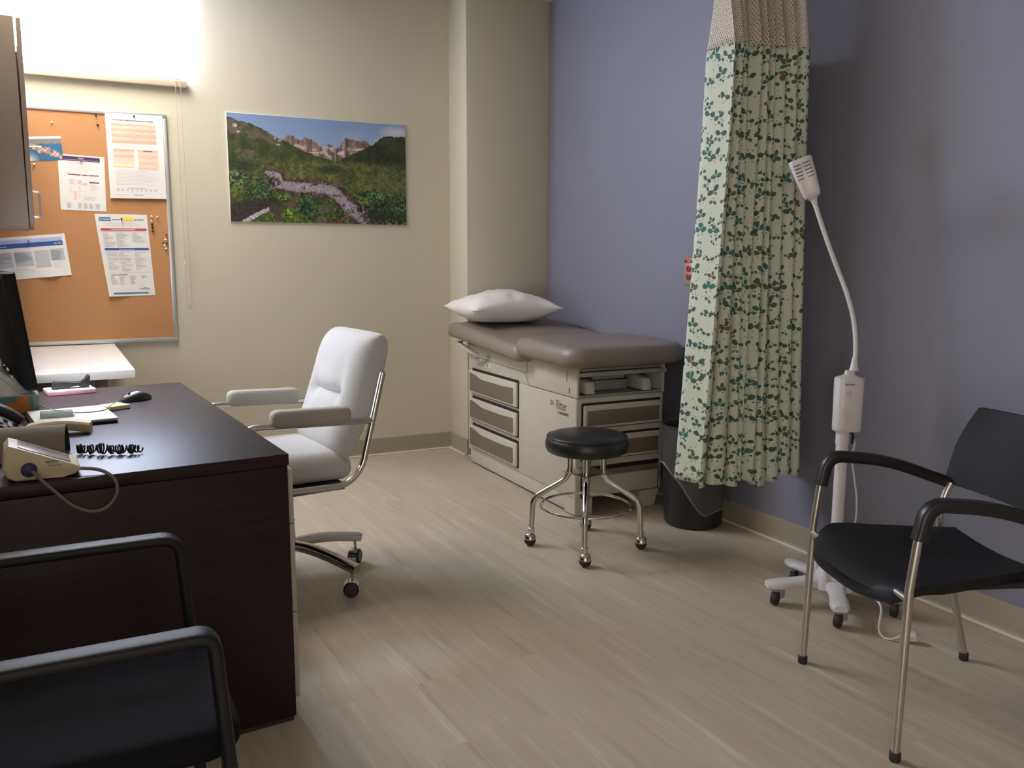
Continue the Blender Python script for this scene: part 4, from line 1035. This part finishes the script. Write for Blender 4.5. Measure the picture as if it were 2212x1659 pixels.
b = MB(); b.lathe([(.019, .30), (.019, .418)], (0, 0, 0), m_tube, 18); b.build('screw_column', st)
for k_ in range(4):
    a = PI/2*k_; d_ = Vector((math.cos(a), math.sin(a), 0))
    b = MB(); b.tube(fil([d_*.072+Vector((0, 0, .417)), d_*.072+Vector((0, 0, .315)), d_*.232+Vector((0, 0, .215)), d_*.238+Vector((0, 0, .075))], [.045, .04], 8), .0125, m_chrome, 16); lg = b.build('leg', st)
    b = MB(); c_ = d_*.238; mt = Matrix.Rotation(R(100)*k_+.4, 3, 'Z')
    b.lathe([(.015, .058), (.015, .080), (.013, .082)], c_, m_chrome, 16)
    b.lathe([(.002, .060), (.012, .058), (.020, .052), (.0255, .040), (.0265, .030)], c_+mt@Vector((.006, 0, 0)), m_chrome, 20, mtx=None)
    b.lathe([(.0264, .0295), (.026, .022), (.021, .010), (.012, .003), (.004, .0005)], c_+mt@Vector((.006, 0, 0)), m_rubber, 20); b.build('caster', lg)
b = MB(); b.tube([(.196*math.cos(a), .196*math.sin(a), .190) for a in [2*PI*j/64 for j in range(64)]], .0062, m_chrome, 10, closed=True); b.build('foot_ring', st)

# ================================================================ WASTE BIN
tr = thing('waste_bin', 'round black waste bin with a grey liner behind the curtain hem', 'waste bin', (2.556, 3.115, 0))
b = MB(); b.lathe([(.02, .001), (.128, .001), (.134, .008), (.137, .02), (.158, .46), (.160, .47), (.155, .472), (.150, .46), (.13, .02), (.02, .012)], (0, 0, 0), m_trash, 40); b.build('bin', tr)
b = MB(); k_ = 72; rg = []
for i in range(8):
    t = i/7; ring = []
    for j in range(k_):
        a = 2*PI*j/k_; hem = .075+.23*max(0, math.cos(a-R(172)))**2+.045*max(0, math.cos(a+R(20)))+.006*math.sin(7*a)
        z = .485+(hem-.485)*t; base = .137+.023*(z/.47)+.006
        rr = base+.004*math.sin(9*a+3*t)+.018*t*(1+.4*math.sin(5*a)); rr = min(rr, .172)
        ring.append((rr*math.cos(a), rr*math.sin(a), z))
    rg.append(ring)
b.loft(rg, m_liner, caps=False)
b.loft([[(p[0]*.93, p[1]*.93, .485) for p in rg[0]], rg[0]], m_liner, caps=False)
b.tube([Vector(p) for p in rg[-1]], 1, m_linehem, 6, closed=True, flat=(.0012, .0045)); b.build('liner', tr)

# ================================================================ CURTAIN
cu = thing('privacy_curtain', 'gathered green leaf-print privacy curtain with net top hanging beside the blue wall', 'curtain', (2.36, 2.60, .335))
def lerp(a, c, t): return a+(c-a)*t
folds = [0, .125, .245, .365, .49, .60, .715, .83, 1.0]           # fold crests across the bundle at the top
foldb = [0, .20, .375, .455, .50, .62, .765, .88, 1.0]            # and at the hem
def curt(t, z):            # t along the cloth 0..1
    k = min(1, max(0, (z-2.06)/(.335-2.06))) if z < 2.06 else 0
    xl = lerp(2.224, 2.134, k**1.25); xr = lerp(2.538, 2.628, k**1.2)
    TE = .93
    if t > TE:             # unseen end of cloth added behind the gathers to block light along the wall
        e = (t-TE)/(1-TE); a_ = curt(TE, z)
        return Vector((lerp(a_.x, 2.700, e**.8), lerp(a_.y, 2.815, e**1.3), z))
    t = t/TE
    nF = len(folds)-1; i = min(nF-1, int(t*nF)); f_ = t*nF-i
    c0_, c1_ = lerp(folds[i], foldb[i], k), lerp(folds[i+1], foldb[i+1], k)
    wdt = c1_-c0_; th = 2*PI*f_
    amp = .042+.046*min(1, wdt/.13)*(.8+.3*math.sin(i*2.1+1))
    if k == 0: amp *= max(.35, 1-(z-2.06)*2.2)
    s = c0_+wdt*(f_+(.31 if k else .14)*math.sin(2*th)-.03*math.sin(th))
    ph_ = .05*math.sin(3*z+i)
    y = -amp*math.copysign(abs(math.cos(th+ph_))**.8, math.cos(th+ph_))-.012*math.sin(i*1.7+.8*z)
    return Vector((lerp(xl, xr, s), lerp(2.665, 2.60, s)+y, z))
def cloth(name, z0f, z1f, m, nz, parent, inset=0):
    bm = bmesh.new(); NT_ = 8*26; uvl = bm.loops.layers.uv.new('UVMap'); grid = []; arc = [0]
    for j in range(1, NT_+1):
        arc.append(arc[-1]+(curt(j/NT_, 1.4)-curt((j-1)/NT_, 1.4)).length)
    for i in range(nz+1):
        row = []
        for j in range(NT_+1):
            t = j/NT_; z = lerp(z0f(t), z1f(t), i/nz); p = curt(t, z)+Vector((0, inset, 0)); row.append((bm.verts.new(p-cu.location), arc[j]*1.15, z))
        grid.append(row)
    for i in range(nz):
        for j in range(NT_):
            q = (grid[i][j], grid[i][j+1], grid[i+1][j+1], grid[i+1][j]); f = bm.faces.new([v[0] for v in q])
            for l, v in zip(f.loops, q): l[uvl].uv = (v[1], v[2])
            f.smooth = True
    me = bpy.data.meshes.new(name); bm.to_mesh(me); bm.free(); me.materials.append(m)
    o = bpy.data.objects.new(name, me); C.objects.link(o); o.parent = parent
    sm = o.modifiers.new('thick', 'SOLIDIFY'); sm.thickness = .0012; return o
hemz = lambda t: .352+.008*math.sin(t*19)+(.012 if t > .8 else 0)-.012*(.5 < t < .7)
cloth('leaf_print_cloth', hemz, lambda t: 2.055+.006*math.sin(t*31), m_curtain, 60, cu)
cloth('net_header', lambda t: 2.050, lambda t: ZC-.001, m_net, 20, cu, .0015)

# ================================================================ OUTLET, WALL SCREW
ol = thing('wall_outlet', 'steel wall outlet with red label and two red sockets beside the curtain', 'outlet', (XR, 3.418, 1.187))
b = MB(); b.box((-.006, -.037, -.066), (-.0006, .037, .066), m_steelplate, .002); b.build('cover_plate', ol)
b = MB(); b.box((-.0075, -.036, .045), (-.0062, .036, .063), m_red, .001); [b.box((-.0079, -.0115+.006*i, .051), (-.0074, -.0075+.006*i, .057), m_rose) for i in range(4)]; b.build('red_label', ol)
for z in (.018, -.023):
    b = MB(); b.lathe([(.0165, 0), (.0165, .004), (.015, .0048)], (-.0062, 0, z), m_red, 24, mtx=Matrix.Rotation(R(-90), 3, 'Y'))
    for y in (-.006, .006): b.box((-.0116, y-.001, z+.000), (-.0109, y+.001, z+.008), m_ink)
    b.build('socket', ol)
b = MB(); b.lathe([(.0025, 0), (.0025, .010), (.006, .011), (.006, .014), (.002, .015)], (0, 0, 0), m_alu, 12); o = b.build('wall_screw', loc=(XR-.0005, 2.523, 1.364)); o.rotation_euler = (0, R(-90), 0)
tag(o, 'small silver screw left in the blue wall beside the lamp neck', 'screw')

# ================================================================ EXAM LAMP
el = thing('exam_lamp', 'white gooseneck examination lamp on a wheeled five-arm base', 'lamp', (2.40, 2.115, 0))
b = MB(); LO = Vector((2.40, 2.115, 0))
for k_ in range(5):
    a = R(12+72*k_); d_ = Vector((math.cos(a), math.sin(a), 0)); n_ = Vector((-d_.y, d_.x, 0))
    sec = []
    for t, wv, z0_, z1_ in ((.01, .050, .058, .112), (.06, .040, .062, .108), (.11, .030, .070, .100), (.17, .030, .068, .095), (.205, .034, .064, .092), (.232, .033, .064, .090), (.250, .022, .066, .088)):
        c_ = d_*t
        sec.append([c_-n_*wv*.8+Vector((0, 0, z0_)), c_-n_*wv+Vector((0, 0, z0_+.008)), c_-n_*wv*.9+Vector((0, 0, z1_-.006)), c_-n_*wv*.55+Vector((0, 0, z1_)), c_+n_*wv*.55+Vector((0, 0, z1_)), c_+n_*wv*.9+Vector((0, 0, z1_-.006)), c_+n_*wv+Vector((0, 0, z0_+.008)), c_+n_*wv*.8+Vector((0, 0, z0_))])
    b.loft(sec, m_white)
b.lathe([(.062, .06), (.066, .110), (.054, .132), (.036, .165), (.028, .215), (.024, .225)], (0, 0, 0), m_white, 28)
for k_ in range(5):
    a = R(48+72*k_); b.lathe([(.022, .07), (.020, .108), (.010, .140), (.004, .150)], (.066*math.cos(a), .066*math.sin(a), 0), m_white, 16)
bs_ = b.build('wheeled_base', el, 50)
for k_ in range(5):
    a = R(12+72*k_); d_ = Vector((math.cos(a), math.sin(a), 0)); c_ = d_*.212; mt = Matrix.Rotation(R(205), 3, 'Z')
    b = MB(); b.lathe([(.014, .056), (.014, .0675)], c_, m_chrome, 14)
    off = mt @ Vector((.008, 0, 0))
    for sy in (-.014, .012): b.box(c_+off+mt@Vector((-.012, sy, .020)), c_+off+mt@Vector((-.012, sy, .020))+Vector((.0, .0, .0))+Vector((.024, .002, .038)), m_greypl, .0005)
    b.box(c_+off+Vector((-.015, -.015, .052)), c_+off+Vector((.015, .015, .058)), m_greypl, .003)
    b.lathe([(.018, -.0125), (.0255, -.010), (.0268, 0), (.0255, .010), (.018, .0125)], c_+off+Vector((0, 0, .0270)), m_rubber, 22, 'y', mtx=mt); b.build('caster', el)
b = MB(); b.lathe([(.021, .19), (.021, .648)], (0, 0, 0), m_white, 24); b.lathe([(.0235, .60), (.0235, .645)], (0, 0, 0), m_white, 24); b.build('pole', el)
b = MB()
r_ = lambda z, s: [(s*x+.012, s*y, z) for x, y in [((.050*math.copysign(abs(math.cos(a))**.6, math.cos(a))), (.034*math.copysign(abs(math.sin(a))**.75, math.sin(a)))) for a in [2*PI*j/36 for j in range(36)]]]
RB = Matrix.Rotation(R(-25), 3, 'Z')
def rr3(z, s): return [RB @ Vector(p) for p in r_(z, s)]
b.loft([rr3(.646, .90), rr3(.650, .96), rr3(.66, .97), rr3(.832, 1.0), rr3(.838, .97), rr3(.846, .5), rr3(.850, .36), rr3(.862, .34), rr3(.864, .30)], m_white); hb = b.build('control_box', el, 40)
b = MB(); RM = RB
def onbox(x, y): return RB @ Vector((-.0375+x*.93+.012-.012, -.0335+.0-.0006-(.0 if x > .01 else 0), .822+y))
fy = -.0352
b.text('WelchAllyn', .0085, m_ink, lambda x, y: RB @ Vector((-.018+x, fy, .815+y)), .9, bold=.0002)
b.build('lettering', hb)
b = MB(); b.lathe([(.009, 0), (.009, -.0012), (.006, -.0020)], RB @ Vector((.000, fy+.001, .785)), m_greyblue, 20, 'y', mtx=RB); b.build('power_button', hb)
b = MB(); b.lathe([(.0026, 0), (.0026, -.0008)], RB @ Vector((.002, fy+.001, .69)), m_grey, 10, 'y', mtx=RB); b.build('indicator', hb)
gp = [(.028, -.008, .866), (.032, -.005, .95), (.033, .012, 1.04), (.020, .036, 1.13), (.002, .064, 1.21), (-.018, .090, 1.29), (-.036, .110, 1.36), (-.052, .130, 1.43), (-.057, .136, 1.455)]
b = MB(); gpp = spl(gp, 8); b.tube(gpp, .0082, m_white, 16)
b.lathe([(.0165, .862), (.0165, .868), (.014, .872), (.0095, .905), (.008, .91)], (.028, -.008, 0), m_white, 20); b.build('gooseneck', el)
HA = Vector((-.057, .137, 1.455)); hd = (Vector((-.075, .180, 1.62))-HA).normalized(); hu = Rt2.copy(); hu = (hu-hd*hu.dot(hd)).normalized(); hv = hd.cross(hu)
def sqr(c, hw_, hd_, n_=28, e=.45): return [c+hu*hw_*math.copysign(abs(math.cos(a))**e, math.cos(a))+hv*hd_*math.copysign(abs(math.sin(a))**e, math.sin(a)) for a in [2*PI*j/n_ for j in range(n_)]]
b = MB()
vw = (HA+LO-Vector((0, 0, CAM_H))).normalized(); hd = (hd + Rt2*(-.12)).normalized(); hu = vw.cross(hd).normalized(); hv = hd.cross(hu)
b.loft([sqr(HA-hd*.012, .0095, .0095, e=1), sqr(HA+hd*.006, .012, .012, e=1), sqr(HA+hd*.010, .0175, .0165, e=1), sqr(HA+hd*.018, .0165, .016, e=1)], m_white)
b.loft([sqr(HA+hd*.015, .024, .022), sqr(HA+hd*.020, .028, .027), sqr(HA+hd*.033, .0315, .032), sqr(HA+hd*.10, .0375, .038), sqr(HA+hd*.150, .041, .041), sqr(HA+hd*.156, .039, .039)], m_white); hb2 = b.build('lamp_head', el, 40)
b = MB(); sgn = -1 if hv.dot(vw) > 0 else 1
for r2 in range(5):
    for s2 in (-1, 1):
        c_ = HA+hd*(.135-.0125*r2)+hu*s2*.0165+hv*sgn*(.0405-.0013*r2)
        wv = .0135-.0006*r2
        b.prism([c_-hu*wv-hd*.0013, c_+hu*wv-hd*.0013, c_+hu*wv+hd*.0013, c_-hu*wv+hd*.0013], hv*sgn, .0012, m_dark)
b.build('vent_slots', hb2)
cpts = [(.022, -.016, .640), (.040, -.02, .60), (.036, -.014, .55), (.05, -.02, .47), (.065, -.025, .38), (.055, -.03, .30), (.02, -.03, .24), (-.02, -.045, .17), (-.05, -.07, .128), (-.03, -.12, .115), (-.03, -.19, .103), (-.045, -.245, .085), (-.07, -.262, .02), (-.08, -.29, .004), (-.075, -.315, .006), (-.060, -.330, .0155)]
b = MB(); b.tube(spl(cpts, 8), .0036, m_white, 8); b.tube(spl([(-.025, -.01, .565), (-.034, -.016, .54), (-.03, -.02, .51)], 6), .0025, m_white, 6)
pcd = b.build('power_cord', el)
b = MB(); pd = Vector((.80, -.56, .10)).normalized(); p0 = Vector((-.060, -.330, .0165)); pu = Vector((0, 0, 1)); pn = pd.cross(pu).normalized(); pu = pn.cross(pd)
def rc(c, a_, b_): return [c+pn*a_*x+pu*b_*y for x, y in ((1, .5), (.5, 1), (-.5, 1), (-1, .5), (-1, -.5), (-.5, -1), (.5, -1), (1, -.5))]
b.loft([rc(p0, .005, .005), rc(p0+pd*.022, .008, .008), rc(p0+pd*.030, .015, .014), rc(p0+pd*.050, .017, .016), rc(p0+pd*.054, .016, .015)], m_white)
for i in range(4): b.loft([rc(p0+pd*(.003+.005*i), .0075+.0005*i, .0075), rc(p0+pd*(.0055+.005*i), .0075+.0005*i, .0075)], m_white)
for y in (-.007, .007): b.tube([p0+pd*.050+pn*y+pu*.003, p0+pd*.072+pn*y+pu*.003], 1, m_alu, 8, flat=(.001, .0035))
b.tube([p0+pd*.050-pu*.008, p0+pd*.072-pu*.008], .0024, m_alu, 8)
b.build('plug', pcd)
b = MB(); b.tube(spl([(.020, -.018, .642), (.028, -.02, .632), (.03, -.02, .615), (.027, -.02, .60)], 5), .005, m_black, 8); b.build('cord_clip', el)

# ================================================================ GUEST CHAIR (right)
gc = thing('guest_chair', 'black side chair with black arms and silver tube legs in the right foreground', 'chair', (1.854, 1.57, 0), math.atan2(.356, -.935))
for s_ in (1, -1):                                     # local +Y is the camera side
    y = .258*s_
    # front leg runs up into the arm
    b = MB(); b.tube([(.002, y*1.02, .020), (-.006, y, .45), (-.022, y, .598)], .0112, m_tube, 16); lg = b.build('front_leg', gc)
    b = MB(); b.lathe([(.013, .0005), (.0145, .004), (.014, .024), (.012, .026)], (.002, y*1.02, 0), m_rubber, 16); b.build('foot_cap', lg)
    b = MB(); arm = fil([(-.022, y, .575), (-.040, y, .665), (-.22, y, .650), (-.435, y*.96, .573)], [.075, .20], 10)
    b.tube(arm, 1, m_black, 16, flat=(.0185, .0175), up=(1, 0, 0)); b.build('arm', gc)
    b = MB(); yb = .233*s_; b.tube(spl([(-.425, yb, .578), (-.412, yb, .55), (-.400, yb, .50), (-.405, yb, .40), (-.462, yb, .22), (-.515, yb, .020)], 6), .0112, m_tube, 16); lg = b.build('rear_leg', gc)
    b = MB(); b.lathe([(.013, .0005), (.0145, .004), (.014, .024), (.012, .026)], (-.515, yb, 0), m_rubber, 16); b.build('foot_cap', lg)
b = MB(); b.tube([(-.004, -.256, .425), (-.004, .256, .425)], .010, m_tube, 12); b.tube([(-.41, -.232, .42), (-.41, .232, .42)], .010, m_tube, 12)
for s_ in (1, -1): b.tube([(-.004, .19*s_, .424), (-.41, .19*s_, .421)], .009, m_black, 10)
b.build('cross_rails', gc)
b = MB(); rg = []; ns, nd = 20, 16
def seatz(u, v): return .452-.020*math.exp(-((u)/.7)**2)*math.sin(PI*min(1, v+.12))-(.045*max(0, v-.80)**1.6/.2**1.6*.8)+.006*abs(u)**3
def seatp(u, v, dz=0):
    dep = -.410+.470*v; hw2 = .175+.075*min(1, v*1.5); x = dep-.055*abs(u)**3*(v > .5)*(v-.5)*2; hw2 *= (1-.13*max(0, (v-.80)/.20)**2.6)
    return Vector((x, u*hw2, seatz(u, v)+dz))
rg = []
for j in range(nd+1):
    v = j/nd; ring = [seatp(-1+2*i/ns, v) for i in range(ns+1)]+[seatp((1-2*i/ns)*.96, v, -.030) for i in range(ns+1)]; rg.append(ring)
b.loft(rg, m_blackm); b.build('seat', gc, 50)
b = MB(); rg = []
for j in range(15):
    v = j/14; hw2 = .258*(1-.20*max(0, v-.35)**1.8/.65**1.8-.02*(1-v)**3); z = .575+.240*v; ring = []
    for i in range(19):
        u = -1+2*i/18; x = -.415-.062*v-.035*(1-u*u)
        ring.append((x, u*hw2, z+.010*(u*u-1)*0))
    for i in range(19):
        u = 1-2*i/18; x = -.415-.062*v-.035*(1-u*u)-.014; ring.append((x, u*hw2, z))
    rg.append(ring)
b.loft(rg, m_blackm); b.build('backrest', gc, 50)

# ================================================================ BLACK ARMCHAIR (near left)
bc = thing('black_armchair', 'black frame armchair in the near left corner in front of the desk', 'chair', (-.07, 1.64, 0))
for s_ in (1, -1):
    y = .268*s_
    b = MB(); b.tube(fil([(-.46, y, .640), (-.30, y, .650), (.226, y, .650), (.242, y, .42)], [.05, .040 if s_ > 0 else .026], 8), 1, m_armp, 24, flat=(.0245, .0115)); a_ = b.build('arm', bc)
    b = MB(); b.tube([(.242, y, .425), (.246, y, .002)], 1, m_armp, 16, flat=(.0125, .018), up=(0, 1, 0)); b.build('front_leg', bc)
    b = MB(); b.tube(fil([(-.47, y*.97, .86), (-.43, y*.97, .60), (-.40, y*.97, .42), (-.47, y*.97, .002)], [.1, .1]), 1, m_armp, 16, flat=(.0125, .015), up=(1, 0, 0)); b.build('rear_leg', bc)
    b = MB(); b.tube([(-.405, y*.97, .392), (.235, y*.985, .392)], 1, m_black, 12, flat=(.011, .013)); b.build('side_rail', bc)
b = MB(); b.pad(-.40, .275, -.245, .240, .405, .463, .07, .032, m_uph, under=.9); b.build('seat', bc, 60)
b = MB(); rg = []
for j in range(11):
    v = j/10; z = .50+.36*v
    rg.append([(-.435-.055*v-.03*(1-u*u), u*.245, z) for u in [-1+2*i/14 for i in range(15)]]+[(-.447-.055*v-.03*(1-u*u), u*.245, z) for u in [1-2*i/14 for i in range(15)]])
b.loft(rg, m_blackm); b.build('backrest', bc, 50)
